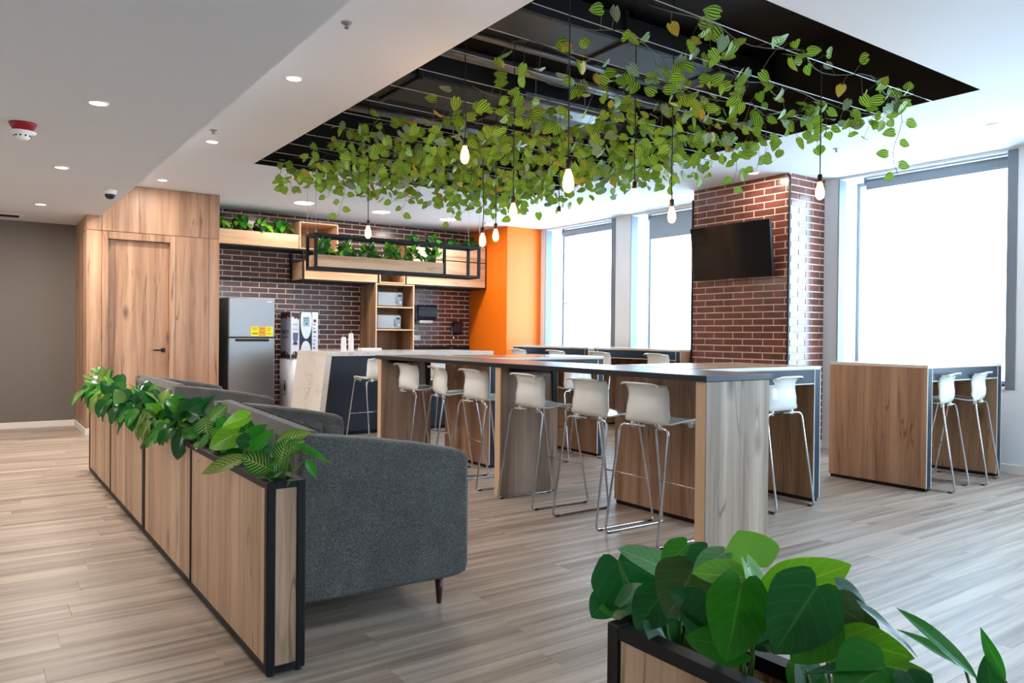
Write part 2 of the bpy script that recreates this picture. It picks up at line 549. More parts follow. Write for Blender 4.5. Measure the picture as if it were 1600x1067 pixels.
def tag(o, label, cat, group=None, kind=None):
    o['label'] = label
    o['category'] = cat
    if group:
        o['group'] = group
    if kind:
        o['kind'] = kind
    return o

def thing(name, label, cat, loc=(0, 0, 0), group=None, local=False):
    o = bpy.data.objects.new(name, None)
    o.empty_display_size = 0.1
    col.objects.link(o)
    o.location = loc
    if local:
        LOCAL.add(o.name)
    return tag(o, label, cat, group)

def struct(name, mb, mat, label=None):
    o = mb.build(name, mat)
    o['kind'] = 'structure'
    if label:
        o['label'] = label
    return o

def inst(me, name, parent, mat4, label=None):
    o = bpy.data.objects.new(name, me)
    col.objects.link(o)
    o.parent = parent
    o.matrix_local = mat4
    if label:
        o['label'] = label
    return o

def copy_tree(o, parent=None):
    c = o.copy(); col.objects.link(c)
    c.parent = parent
    for ch in o.children:
        copy_tree(ch, c)
    return c

def project(p):
    d = Vector(p) - Vector((0, 0, EYE))
    z = d.dot(fw)
    if z < 0.05:
        return None
    return 800 + fpx * d.dot(rt) / z, 533.5 + fpx * d.dot(dn) / z, z

# ------------------------------------------------------------------ room measures
CZ, BZ = 3.16, 2.74              # main ceiling, lowered hall ceiling
BX = 1.345                       # edge of the lowered ceiling
OX0, OX1, OY0, OY1 = 2.555, 6.15, 2.66, 8.565   # black opening
WX = 8.24                        # window wall
BY = 11.975                      # brick kitchen wall
WY = 10.81                       # oak clad wall with the door
XL, YB, YF = -3.0, -3.6, 12.0

# ------------------------------------------------------------------ floor of planks
fl = struct('floor', MB().box(XL, YB, -0.12, 8.9, YF + 0.2, -0.006), plain('floor_joint', srgb(128, 110, 96), 0.8), 'grey oak vinyl plank floor')
PW, PL = 0.185, 1.24
planks = []
row = 0
y = YB
while y < YF:
    x = XL - (row * 0.47 % 1.0) * PL
    while x < 8.7:
        planks.append((max(x, XL), y, min(x + PL, 8.7), min(y + PW, YF)))
        x += PL
    y += PW; row += 1
planks = [p for p in planks if p[2] - p[0] > 0.03]
def area_px(p):
    cx, cy = (p[0] + p[2]) / 2, (p[1] + p[3]) / 2
    q = project((cx, cy, 0))
    if q is None or not (-80 < q[0] < 1680 and -20 < q[1] < 1150):
        return 0
    return 1 / q[2] ** 3
planks.sort(key=area_px, reverse=True)
def plank_mb(p, g=0.0003):
    m = MB()
    x0, y0, x1, y1 = p[0] + g, p[1] + g, p[2] - g, p[3] - g
    c = 0.0003
    vs = [(x0, y0, -0.006), (x1, y0, -0.006), (x1, y1, -0.006), (x0, y1, -0.006),
          (x0, y0, -c), (x1, y0, -c), (x1, y1, -c), (x0, y1, -c),
          (x0 + c, y0 + c, 0), (x1 - c, y0 + c, 0), (x1 - c, y1 - c, 0), (x0 + c, y1 - c, 0)]
    fs = [(0, 1, 5, 4), (1, 2, 6, 5), (2, 3, 7, 6), (3, 0, 4, 7), (4, 5, 9, 8), (5, 6, 10, 9), (6, 7, 11, 10), (7, 4, 8, 11), (8, 9, 10, 11)]
    return m.add(vs, fs)
full = plank_mb((-PL / 2, -PW / 2, PL / 2, PW / 2)).mesh('plank', M['floor'])
fo = wloc(fl)
for p in planks[:300]:
    cx, cy = (p[0] + p[2]) / 2, (p[1] + p[3]) / 2
    if abs(p[2] - p[0] - PL) < 0.001 and abs(p[3] - p[1] - PW) < 0.001:
        inst(full, 'plank', fl, Matrix.Translation(Vector((cx, cy, 0)) - fo))
    else:
        plank_mb(p).build('plank', M['floor'], fl)
rest, rnd = MB(), []
for p in planks[300:]:
    plank_mb_ = plank_mb(p)
    rest.add(plank_mb_.v, plank_mb_.f)
    rnd += [random.random()] * 9
ro = rest.build('plank_field', M['floor'], fl)
ro['kind'] = 'stuff'
a = ro.data.attributes.new('rnd', 'FLOAT', 'FACE')
a.data.foreach_set('value', rnd)

# ------------------------------------------------------------------ ceilings
c = MB()
c.box(BX, YB, CZ, OX0, YF + 0.2, CZ + 0.1)
c.box(OX1, YB, CZ, 8.9, YF + 0.2, CZ + 0.1)
c.box(OX0, YB, CZ, OX1, OY0, CZ + 0.1)
c.box(OX0, OY1, CZ, OX1, YF + 0.2, CZ + 0.1)
struct('ceiling', c, M['ceiling'], 'white plasterboard ceiling with a black opening')
struct('ceiling_lower', MB().box(XL - .1, YB, BZ, BX, YF + 0.2, CZ + 0.1), M['ceiling'], 'lowered white ceiling over the corridor')
R = MB()
RZ = 3.95
R.box(OX0 - .05, OY0 - .05, RZ, OX1 + .05, OY1 + .05, RZ + .05)
R.box(OX0 - .05, OY0 - .05, CZ + .1, OX0, OY1 + .05, RZ)
R.box(OX1, OY0 - .05, CZ + .1, OX1 + .05, OY1 + .05, RZ)
R.box(OX0, OY0 - .05, CZ + .1, OX1, OY0, RZ)
R.box(OX0, OY1, CZ + .1, OX1, OY1 + .05, RZ)
struct('ceiling_recess', R, M['recess'], 'black painted void above the ceiling opening')
lip = MB()
for (x0, y0, x1, y1) in ((OX0 - .001, OY0, OX0 + .003, OY1), (OX1 - .003, OY0, OX1 + .001, OY1), (OX0, OY0 - .001, OX1, OY0 + .003), (OX0, OY1 - .003, OX1, OY1 + .001)):
    lip.box(x0, y0, CZ + .002, x1, y1, CZ + .1)
struct('trim_1', lip, M['recess'], 'black edge of the ceiling opening')

# services above the opening
def duct(name, label, cat, boxes, mat, group=None):
    m = MB()
    for b in boxes:
        m.cbox(*b, 0.012)
    return tag(m.build(name, mat), label, cat, group)
t = thing('air_duct', 'broad flat dark air duct above the leaves at the back of the ceiling opening', 'duct', (3.9, 6.5, 3.5))
MB().cbox(2.6, 6.0, 3.56, 6.1, 6.75, 3.86, .015).build('duct_body', M['duct'], t)
for x in (3.2, 4.3, 5.4):
    MB().cbox(x, 5.97, 3.53, x + .05, 6.78, 3.89, .008).build('flange', M['duct'], t)
t = thing('air_duct', 'narrow dark air duct crossing the middle of the ceiling opening', 'duct', (4.3, 4.6, 3.6))
MB().cbox(2.6, 4.45, 3.62, 6.1, 4.9, 3.84, .015).build('duct_body', M['duct'], t)
for x in (3.0, 4.2, 5.3):
    MB().cbox(x, 4.42, 3.6, x + .04, 4.93, 3.87, .008).build('flange', M['duct'], t)
for (yy, zz, r, lab) in ((5.45, 3.62, .05, 'thick grey pipe just in front of the broad duct in the ceiling void'), (5.2, 3.7, .03, 'thin grey pipe beside the narrow duct in the ceiling void'),
                         (7.3, 3.6, .045, 'grey pipe at the back of the ceiling void behind the broad duct')):
    tag(MB().tube([(2.6, yy, zz), (6.1, yy, zz)], r, 12).build('service_pipe', M['pipe'], None), lab, 'pipe')
t = thing('cable_tray', 'flat pale cable tray hanging above the dense leaves in the ceiling void', 'cable tray', (4.75, 5.9, 3.45))
MB().cbox(4.1, 5.6, 3.42, 5.1, 5.85, 3.45, .006).build('tray_base', M['pipe'], t)
for yy in (5.6, 5.84):
    MB().box(4.1, yy, 3.45, 5.1, yy + .01, 3.5).build('tray_side', M['pipe'], t)
for x in (4.3, 4.9):
    MB().tube([(x, 5.72, 3.45), (x, 5.72, 3.95)], .006, 6).build('hanger_rod', M['pipe'], t)

# ------------------------------------------------------------------ walls
struct('wall_left', MB().box(XL - .15, YB, 0, XL, YF, BZ + .05), M['white_paint'])
wq = MB()
RW = [(4.6, 7.4)]  # opening added in the unseen rear wall for more daylight
xs_ = [XL] + [v for w in RW for v in w] + [8.9]
for k in range(0, len(xs_) - 1, 2):
    wq.box(xs_[k], YB - .3, 0, xs_[k + 1], YB, CZ + .05)
for (x0, x1) in RW:
    wq.box(x0, YB - .3, 0, x1, YB, .84)
    wq.box(x0, YB - .3, 3.05, x1, YB, CZ + .05)
struct('wall_rear', wq, M['white_paint'], 'white wall behind the camera with an added fill window')
for k, (x0, x1) in enumerate(RW):
    m = MB()
    b = .04
    m.cbox(x0, YB - .22, .84, x0 + b, YB - .15, 3.05, .003).cbox(x1 - b, YB - .22, .84, x1, YB - .15, 3.05, .003)
    m.cbox(x0 + b, YB - .22, .84, x1 - b, YB - .15, .88, .003).cbox(x0 + b, YB - .22, 3.01, x1 - b, YB - .15, 3.05, .003)
    w = struct('window_%d' % (k + 6), m, M['alu'], 'unseen window added behind the camera for more daylight')
    MB().box(x0 + b, YB - .19, .88, x1 - b, YB - .182, 3.01).build('pane', M['glass'], w)
struct('wall_grey', MB().box(XL, YF, 0, 1.2, YF + .15, BZ + .02), M['grey_wall'], 'taupe grey wall at the end of the corridor')
struct('baseboard_grey', MB().cbox(XL, YF - .014, 0, 1.186, YF, .085, .004), M['baseboard'])
struct('baseboard_corridor', MB().cbox(1.172, WY - .014, 0, 1.186, YF - .014, .085, .004).cbox(1.186, WY - .016, 0, 1.35, WY - .002, .085, .003), M['baseboard'])

# oak clad block with door
core = plain('dark_gap', srgb(60, 44, 34), 0.8)
wb = MB()
wb.box(1.206, WY + .02, 0, 1.36, YF, CZ)
wb.box(2.21, WY + .02, 0, 2.755, YF, CZ)
wb.box(1.36, WY + .02, 2.53, 2.21, YF, CZ)
wb.box(1.36, WY + .2, 0, 2.21, YF, 2.53)
ww = struct('wall_oak', wb, core, 'oak clad wall around the door')
def panel(x0, z0, x1, z1, g=.0025):
    MB().cbox(x0 + g, WY, z0 + g, x1 - g, WY + .02, z1 - g, .0015).build('panel', M['oak'], ww)
panel(1.186, .0, 1.352, 2.56); panel(1.186, 2.56, 1.352, CZ)
panel(1.352, 2.56, 2.637, CZ); panel(2.637, 2.56, 2.775, CZ)
panel(2.215, 0, 2.637, 2.56); panel(2.637, 0, 2.775, 2.56)
for (y0, y1) in ((WY + .02, 11.4), (11.4, YF)):
    for (z0, z1) in ((0, 2.56), (2.56, CZ)):
        MB().cbox(1.186, y0 + .002, z0 + .0025, 1.206, y1 - .002, z1 - .0025, .0015).build('panel', M['oak'], ww)
MB().cbox(2.755, WY + .02, 0, 2.775, BY, CZ, .001).build('end_panel', M['white_edge'], ww)
dr = MB()
dr.cbox(1.354, WY - .004, 0, 1.425, WY + .16, 2.556, .003)
dr.cbox(2.15, WY - .004, 0, 2.214, WY + .16, 2.556, .003)
dr.cbox(1.425, WY - .004, 2.465, 2.15, WY + .16, 2.556, .003)
d1 = struct('door_1', dr, M['oak'], 'tall oak door with a black lever handle')
MB().cbox(1.428, WY + .07, .006, 2.147, WY + .115, 2.462, .003).build('door_leaf', M['oak'], d1)
h = MB()
h.cbox(2.055, WY + .06, 1.03, 2.107, WY + .07, 1.082, .003)
h.tube([(2.081, WY + .06, 1.056), (2.081, WY + .015, 1.056)], .011, 10)
h.cbox(1.955, WY + .002, 1.046, 2.095, WY + .02, 1.066, .004)
h.build('door_handle', M['black'], d1)

# ---- brick walls
BL, BH, J = 0.2775, 0.0798, 0.0135
def brick_mb(w, h, d=0.006, c=0.002):
    """front faces -Y; lies in x 0..w, z 0..h, y 0..-d"""
    vs = [(0, 0, 0), (w, 0, 0), (w, 0, h), (0, 0, h), (0, -d + c, 0), (w, -d + c, 0), (w, -d + c, h), (0, -d + c, h),
          (c, -d, c), (w - c, -d, c), (w - c, -d, h - c), (c, -d, h - c)]
    fs = [(0, 1, 5, 4), (1, 2, 6, 5), (2, 3, 7, 6), (3, 0, 4, 7), (4, 5, 9, 8), (5, 6, 10, 9), (6, 7, 11, 10), (7, 4, 8, 11), (8, 9, 10, 11)]
    return MB().add(vs, fs)
def courses(w, h, bl, off0, rows=None):
    out = []
    n = int(h / BH) + 1
    for k in range(n):
        z0 = k * BH + J / 2
        z1 = min((k + 1) * BH - J / 2, h)
        if z1 - z0 < .02:
            continue
        x = -bl + ((off0 + (0.5 if k % 2 else 0)) % 1.0) * bl
        while x < w:
            a0, a1 = max(x + J / 2, 0), min(x + bl - J / 2, w)
            if a1 - a0 > .02:
                out.append((a0, z0, a1, z1))
            x += bl
    return out
mesh_cache = {}
def put_bricks(parent, mat, origin, rot, items, limit=300):
    """items in wall coordinates; rot = rotation about Z"""
    base = Matrix.Translation(Vector(origin) - wloc(parent)) @ Matrix.Rotation(rot, 4, 'Z')
    for (x0, z0, x1, z1) in items[:limit]:
        key = (mat.name, round(x1 - x0, 3), round(z1 - z0, 3))
        if key not in mesh_cache:
            mesh_cache[key] = brick_mb(x1 - x0, z1 - z0).mesh('brick', mat)
        inst(mesh_cache[key], 'brick', parent, base @ Matrix.Translation((x0, 0, z0)))
    if len(items) > limit:
        m, r = MB(), []
        for (x0, z0, x1, z1) in items[limit:]:
            b = brick_mb(x1 - x0, z1 - z0)
            m.add([(v[0] + x0, v[1], v[2] + z0) for v in b.v], b.f)
            r += [random.random()] * 9
        o = bpy.data.objects.new('brick_field', m.mesh('brick_field', mat))
        col.objects.link(o); o.parent = parent; o.matrix_local = base
        o['kind'] = 'stuff'
        at = o.data.attributes.new('rnd', 'FLOAT', 'FACE')
        at.data.foreach_set('value', r)
bw = struct('wall_back', MB().box(2.775, BY, 0, 7.6, BY + .15, CZ), M['mortar'], 'brown brick kitchen wall')
W = 7.513 - 2.78
def hidden(b):
    x, z = 2.78 + (b[0] + b[2]) / 2, (b[1] + b[3]) / 2
    if 3.1 < x < 3.75 and z < 1.72: return True
    if 4.0 < x < 4.4 and z < 1.55: return True
    if 5.45 < x < 6.1 and z < 2.15: return True
    if 6.15 < x and 2.2 < z < 2.85: return True
    if x > 3.75 and z < 1.0: return True
    if z < .6: return True
    if 4.5 < x < 5.5 and 2.2 < z < 2.28: return True
    return False
items = courses(W, CZ, BL, (3.255 - 2.78) / BL - int((3.255 - 2.78) / BL))
vis = [b for b in items if not hidden(b)]
hid = [b for b in items if hidden(b)]
vis.sort(key=lambda b: b[0])
put_bricks(bw, M['brick'], (2.78, BY, 0), 0, vis + hid, 300)

CX, CY0, CY1, CXR = 7.562, 5.268, 6.67, 8.30
cm = struct('brick_column', MB().box(CX, CY0, 0, CXR, CY1, CZ), M['mortar'], 'brick clad column carrying the television')
def keep(b):
    return True
f1 = [b for b in courses(CY1 - CY0 - .012, CZ, .287, .2) if b[3] > .1]
put_bricks(cm, M['brick_lit'], (CX, CY1 - .006, 0), -PI / 2, [b for b in f1 if b[3] > .5] + [b for b in f1 if b[3] <= .5], 190)
f2 = [b for b in courses(CXR - CX - .012, CZ, .287, .55) if b[3] > .1]
put_bricks(cm, M['brick_lit'], (CX + .012, CY0, 0), 0, [b for b in f2 if b[3] > .25] + [b for b in f2 if b[3] <= .25], 105)
tr = MB()
tr.box(CX - .016, CY0 - .016, .09, CX + .004, CY0 + .004, CZ - .02)
tr.box(CX - .016, CY1 - .002, .09, CX + .004, CY1 + .016, CZ - .12)
struct('trim_2', tr, M['black'], 'black corner angles of the brick column')
struct('baseboard_column', MB().cbox(CX + .005, CY0 - .018, 0, CXR, CY0 - .001, .09, .003).cbox(CX - .018, CY0 - .018, 0, CX - .001, CY1, .09, .003), M['baseboard'])

# orange corner
struct('wall_orange', MB().box(7.513, 10.76, 0, 8.30, BY + .15, CZ), M['orange'], 'orange painted corner pier')

# window wall
WIN = [(8.93, 10.62), (6.75, 8.50), (3.30, 5.08), (0.9, 2.72), (-1.6, 0.3)]
SILL, HEAD, XG = 0.84, 3.13, 8.66
wr = MB()
ys = sorted([YB] + [v for w in WIN for v in w] + [10.78])
for k in range(0, len(ys) - 1, 2):
    wr.box(WX, ys[k], 0, 8.9, ys[k + 1], CZ)
for (y0, y1) in WIN:
    wr.box(WX, y0, 0, 8.9, y1, SILL)
    wr.box(WX, y0, HEAD, 8.9, y1, CZ)
struct('wall_right', wr, M['white_paint'], 'white window wall with deep reveals')
struct('baseboard_right', MB().cbox(WX - .014, YB, 0, WX, 5.25, .09, .003).cbox(WX - .014, 6.68, 0, WX, 10.75, .09, .003), M['baseboard'])
names = ['far window beside the orange pier', 'window left of the brick column', 'large window right of the brick column', 'window beyond the right edge', 'window behind the camera']
for k, (y0, y1) in enumerate(WIN):
    m = MB()
    b = .035
    m.cbox(XG - .03, y0, SILL, XG + .04, y0 + b, HEAD, .003)
    m.cbox(XG - .03, y1 - b, SILL, XG + .04, y1, HEAD, .003)
    m.cbox(XG - .03, y0 + b, SILL, XG + .04, y1 - b, SILL + b, .003)
    m.cbox(XG - .03, y0 + b, HEAD - b, XG + .04, y1 - b, HEAD, .003)
    w = struct('window_%d' % (k + 1), m, M['alu'], names[k])
    MB().box(XG, y0 + b, SILL + b, XG + .008, y1 - b, HEAD - b).build('pane', M['glass'], w)
    # aluminium jamb liners at the room side of the reveal
    MB().cbox(WX - .012, y1 - .012, SILL, WX + .13, y1 + .001, CZ - .02, .002).build('jamb', M['jamb'], w)
    MB().cbox(WX - .012, y0 - .085, SILL - .03, WX + .13, y0 + .005, CZ - .02, .003).build('jamb', M['jamb'], w)
    MB().cbox(WX - .02, y0, SILL - .03, XG - .03, y1, SILL, .003).build('window_sill', M['white_paint'], w)
    if k == 0:
        MB().cbox(XG - .05, y1 - .16, 1.86, XG - .03, y1 - .03, 1.885, .003).build('window_handle', M['alu'], w)
    if k < 3:
        bl = thing('roller_blind', ['rolled up grey blind at the head of the window by the orange pier', 'grey blind let down a little at the window left of the brick column', 'rolled up grey blind at the head of the large window right of the column'][k], 'blind', (WX + .1, (y0 + y1) / 2, 3.0), 'roller blinds')
        yb0, yb1 = y0 + .03, y1 - .24 if k != 0 else y1 - .3
        MB().tube([(WX + .17, yb0, 3.085), (WX + .17, yb1, 3.085)], .036, 14).build('roller', M['blind'], bl)
        MB().cbox(WX + .12, yb1, 3.03, WX + .22, yb1 + .012, 3.13, .003).build('bracket', M['alu'], bl)
        low = 2.78 if k == 1 else 3.02
        MB().box(WX + .134, yb0 + .01, low, WX + .137, yb1 - .01, 3.085).build('shade', M['blind'], bl)
        MB().cbox(WX + .128, yb0 + .01, low - .025, WX + .143, yb1 - .01, low, .004).build('bottom_bar', M['alu'], bl)

# ------------------------------------------------------------------ ceiling fittings
def downlight(x, y, z, r, label, group, power=DOWNLIGHT_W):
    t = thing('downlight', label, 'ceiling light', (x, y, z), group)
    MB().lathe([(r + .014, 0), (r + .012, -.006), (r + .002, -.008), (r, -.003), (r, 0)], 28, (x, y, z)).build('trim_ring', M['paper'], t)
    MB().lathe([(r, -.0045), (r * .6, -.005), (.002, -.005)], 28, (x, y, z)).build('diffuser', M['led'], t)
    ld = bpy.data.lights.new('downlight_beam', 'AREA')
    ld.shape = 'DISK'; ld.size = r * 2; ld.energy = power; ld.color = (1.0, 0.91, 0.82); ld.spread = PI
    lo = bpy.data.objects.new('downlight_beam', ld)
    col.objects.link(lo); lo.parent = t; lo.location = (0, 0, -.012)
    return t
for k, yy in enumerate((10.25, 7.82, 5.47)):
    downlight(.66, yy, BZ, .05, ['round downlight in the low corridor ceiling nearest the grey wall', 'round downlight in the low corridor ceiling, middle of three', 'round downlight in the low corridor ceiling nearest the camera', 'downlight in the low ceiling above the long planter', 'downlight in the low ceiling beside the camera'][k], 'corridor downlights', DOWNLIGHT_W * (2.8, 2.6, 1.0)[k])
for k, yy in enumerate((9.0, 6.2, 3.4)):  # unseen row of lamps added to brighten the sides facing left
    downlight(-1.4, yy, BZ, .05, ['unseen fill lamp added beyond the left edge, by the grey wall', 'unseen fill lamp added beyond the left edge, middle one', 'unseen fill lamp added beyond the left edge, by the camera'][k], 'added fill lamps by the left wall', DOWNLIGHT_W * (1.0, 1.0, 1.0)[k])
for k, yy in enumerate((10.17, 7.82, 5.51)):
    downlight(1.93, yy, CZ, .05, ['round downlight in the main ceiling just in front of the oak door wall', 'round downlight halfway along the white strip beside the black opening', 'round downlight in the white strip closest to the camera', 'downlight over the grey sofa', 'downlight over the short planter'][k], 'downlights beside the opening', DOWNLIGHT_W * (.8, 1.0, .8)[k])
for k, (x, yy) in enumerate(((3.9, 10.68), (5.13, 10.73), (6.32, 10.73))):
    downlight(x, yy, CZ, .135, ['broad round kitchen downlight above the fridge side', 'broad round kitchen downlight above the hanging frame, middle of the row', 'broad round kitchen downlight nearest the orange pier'][k], 'kitchen downlights', DOWNLIGHT_W * 1.3)
for k, yy in enumerate((7.8, 5.52, 3.02)):
    downlight(7.25, yy, CZ, .05, ['small downlight over the window bar tables behind the vines', 'small downlight in front of the brick column', 'small downlight between the opening and the large window'][k], 'window side downlights', DOWNLIGHT_W * .5)

def sprinkler(x, y, z, label):
    t = thing('sprinkler', label, 'sprinkler', (x, y, z), 'ceiling sprinklers')
    MB().lathe([(.034, 0), (.032, -.004), (.012, -.007)], 18, (x, y, z)).build('escutcheon', M['alu'], t)
    m = MB().tube([(x, y, z - .008), (x, y, z - .032)], .005, 8)
    m.tube([(x - .016, y, z - .012), (x - .012, y, z - .03)], .002, 6).tube([(x + .016, y, z - .012), (x + .012, y, z - .03)], .002, 6)
    m.build('head', M['pipe'], t)
    MB().lathe([(.014, -.032), (.014, -.034), (.004, -.036)], 14, (x, y, z)).build('deflector', M['pipe'], t)
for (x, y, lab) in ((1.84, 4.34, 'chrome sprinkler head in the white strip near the top edge'), (1.83, 7.37, 'chrome sprinkler head next to a downlight above the oak door'),
                    (4.27, 10.4, 'sprinkler head between two broad kitchen downlights'), (6.95, 4.32, 'sprinkler head in the ceiling before the large window'), (6.76, 6.94, 'sprinkler head in the ceiling left of the brick column')):
    sprinkler(x, y, CZ, lab)
t = thing('smoke_detector', 'white smoke detector on a red base under the low corridor ceiling', 'smoke detector', (.3, 6.34, BZ))
MB().lathe([(.085, 0), (.082, -.012), (.06, -.05), (.045, -.055)], 28, (.3, 6.34, BZ)).build('base', M['red'], t)
MB().lathe([(.04, -.05), (.082, -.058), (.084, -.064), (.05, -.07), (.05, -.09), (.036, -.112), (.012, -.116)], 28, (.3, 6.34, BZ)).build('detector_head', M['paper'], t)
for k in range(10):
    a0 = 2 * PI * k / 10
    MB().cbox(.3 + .049 * math.cos(a0) - .006, 6.34 + .049 * math.sin(a0) - .006, BZ - .094, .3 + .049 * math.cos(a0) + .006, 6.34 + .049 * math.sin(a0) + .006, BZ - .084, .002).build('vent_slot', M['dark_hole'], t)
t = thing('dome_camera', 'white dome security camera at the edge of the low ceiling', 'camera', (1.17, 8.78, BZ))
MB().lathe([(.062, 0), (.062, -.02), (.05, -.045)], 24, (1.17, 8.78, BZ)).build('housing', M['paper'], t)
MB().lathe([(.05, -.043), (.048, -.06), (.036, -.082), (.015, -.092)], 24, (1.17, 8.78, BZ)).build('dome', M['smoke_plastic'], t)
t = thing('air_vent', 'dark slotted air vent in the low ceiling by the grey wall', 'vent', (0, 11.5, BZ))
MB().cbox(-.6, 11.38, BZ - .006, .55, 11.64, BZ, .002).build('vent_frame', M['paper'], t)
for k in range(5):
    MB().box(-.56, 11.405 + k * .046, BZ - .009, .51, 11.43 + k * .046, BZ - .005).build('slot', M['dark_hole'], t)

# ------------------------------------------------------------------ pendant bulbs
def pendant(x, y, z, label, drop=3.955):
    """z = centre of the glass"""
    t = thing('pendant_bulb', label, 'pendant lamp', (x, y, z), 'bare filament bulbs hanging from the opening')
    n = 14
    k = random.uniform(-.018, .018)
    pts = []
    for i in range(n):
        u = i / (n - 1)
        zz = z + .115 + (drop - z - .115) * u
        wob = math.sin(u * 7 + x * 5) * .006 * (1 - u) + (k if i in (1, 2) else 0) * .6
        pts.append((x + wob, y + wob * .5, zz))
    pts[0] = (x, y, z + .112)
    MB().tube(pts, .0042, 7).build('cord', M['cord'], t)
    MB().lathe([(.011, .118), (.016, .112), (.018, .07), (.016, .062)], 16, (x, y, z)).build('socket', M['brass_cap'], t)
    MB().lathe([(.013, .064), (.017, .05), (.027, .02), (.032, -.01), (.031, -.03), (.023, -.052), (.009, -.063), (.002, -.064)], 20, (x, y, z)).build('glass_bulb', M['bulb'], t)
    f = MB()
    for j in range(5):
        aa = 2 * PI * j / 5
        f.tube([(x + .008 * math.cos(aa), y + .008 * math.sin(aa), z + .035), (x + .013 * math.cos(aa), y + .013 * math.sin(aa), z - .03)], .0016, 5)
    f.build('filament', M['filament'], t)
    ld = bpy.data.lights.new('bulb_light', 'POINT')
    ld.energy = BULB_W; ld.color = (1.0, 0.6, 0.28); ld.shadow_soft_size = .02
    lo = bpy.data.objects.new('bulb_light', ld)
    col.objects.link(lo); lo.parent = t; lo.location = (0, 0, 0)
C0 = Vector((0, 0, EYE))
for (x, y, z, s, lab) in ((2.79, 4.52, 2.54, 1.02, 'glowing bulb hanging high among the leaves left of centre'), (2.31, 2.81, 2.03, 1.16, 'largest glowing bulb, hanging nearest in front of the middle of the leaves'),
                          (2.92, 6.37, 2.21, 1.1, 'glowing bulb hanging alone in front of the hanging planter frame'), (3.58, 5.50, 2.11, 1.1, 'glowing bulb of a close pair before the orange pier, the lower one'),
                          (4.06, 6.01, 2.24, 1.05, 'glowing bulb of a close pair before the orange pier, the higher one'), (3.19, 4.50, 2.19, 1.1, 'glowing bulb with a leaf tendril behind it, right of the close pair'),
                          (4.32, 5.38, 2.35, 1.08, 'glowing bulb hanging above the window by the orange pier'), (3.75, 3.84, 2.26, 1.08, 'glowing bulb hanging above the pier between the two far windows'),
                          (3.96, 3.69, 2.14, 1.1, 'glowing bulb hanging just left of the brick column'), (4.30, 2.78, 2.21, 1.15, 'glowing bulb on a long cord in front of the right side of the brick column')):
    p = C0 + (Vector((x, y, z)) - C0) * s
    pendant(p.x, p.y, p.z, lab)

# ------------------------------------------------------------------ leaves
def leaf_mesh(name, mat, L, Wd, shape, curl=0.25, fold=0.15, wave=0.0, nu=4, nv=7, seed=0):
    """base at origin, grows along +Y, upper side +Z; UV map 'leaf' (u across, v along)"""
    rg = random.Random(seed)
    vs, uvs = [], []
    ph = rg.uniform(0, 6)
    for j in range(nv + 1):
        v = j / nv
        if shape == 'heart':
            w = .74 + .26 * math.sin(min(v / .24, 1) * PI / 2) if v < .24 else max(0, 1 - ((v - .24) / .76) ** 1.75) ** .82
        elif shape == 'round':
            w = math.sin(PI * v ** 0.72) ** 0.62 if 0 < v < 1 else 0
        else:                                   # lance
            w = math.sin(PI * v ** 0.85) ** 0.9 if 0 < v < 1 else 0
        w = max(w, 0.015) * Wd / 2
        for i in range(nu + 1):
            u = i / nu * 2 - 1
            back = 0
            if shape == 'heart' and v < .4:
                back = -math.sin(PI * min(abs(u) ** .9, 1)) * .15 * L * (1 - v / .4) ** 1.6
            z = abs(u) * w * fold - L * curl * 0.55 * v * v + math.sin(v * 9 + ph + u * 2) * wave * L * abs(u)
            vs.append((u * w, (v * L + back) * (1 - 0.12 * curl * v), z)); uvs.append((i / nu, v))
    fs = [(j * (nu + 1) + i, j * (nu + 1) + i + 1, (j + 1) * (nu + 1) + i + 1, (j + 1) * (nu + 1) + i) for j in range(nv) for i in range(nu)]
    me = bpy.data.meshes.new(name)
    me.from_pydata(vs, [], fs)
    me.polygons.foreach_set('use_smooth', [True] * len(fs))
    uvl = me.uv_layers.new(name='leaf')
    for lp in me.loops:
        uvl.data[lp.index].uv = uvs[lp.vertex_index]
    me.materials.append(mat)
    me.update()
    return me

def frame_from(tipdir, normal):
    y = Vector(tipdir).normalized()
    z = Vector(normal)
    z = z - y * z.dot(y)
    if z.length < 1e-4:
        z = y.orthogonal()
    z.normalize()
    x = y.cross(z)
    return Matrix(((x.x, y.x, z.x, 0), (x.y, y.y, z.y, 0), (x.z, y.z, z.z, 0), (0, 0, 0, 1)))

VL = [leaf_mesh('vine_leaf', M['vine_leaf'], .088, .074, 'heart', c1, f1_, 0.02, 4, 6, s) for s, (c1, f1_) in enumerate(((.2, .15), (.4, .25), (.1, -.1), (.5, .1)))]
VL2 = [leaf_mesh('vine_leaf', M['vine_pale'], .088, .066, 'heart', .3, .2, .02, 4, 6, 11)]
VL3 = [leaf_mesh('vine_leaf', M['vine_yellow'], .08, .062, 'heart', .35, .2, .03, 4, 6, 12)]

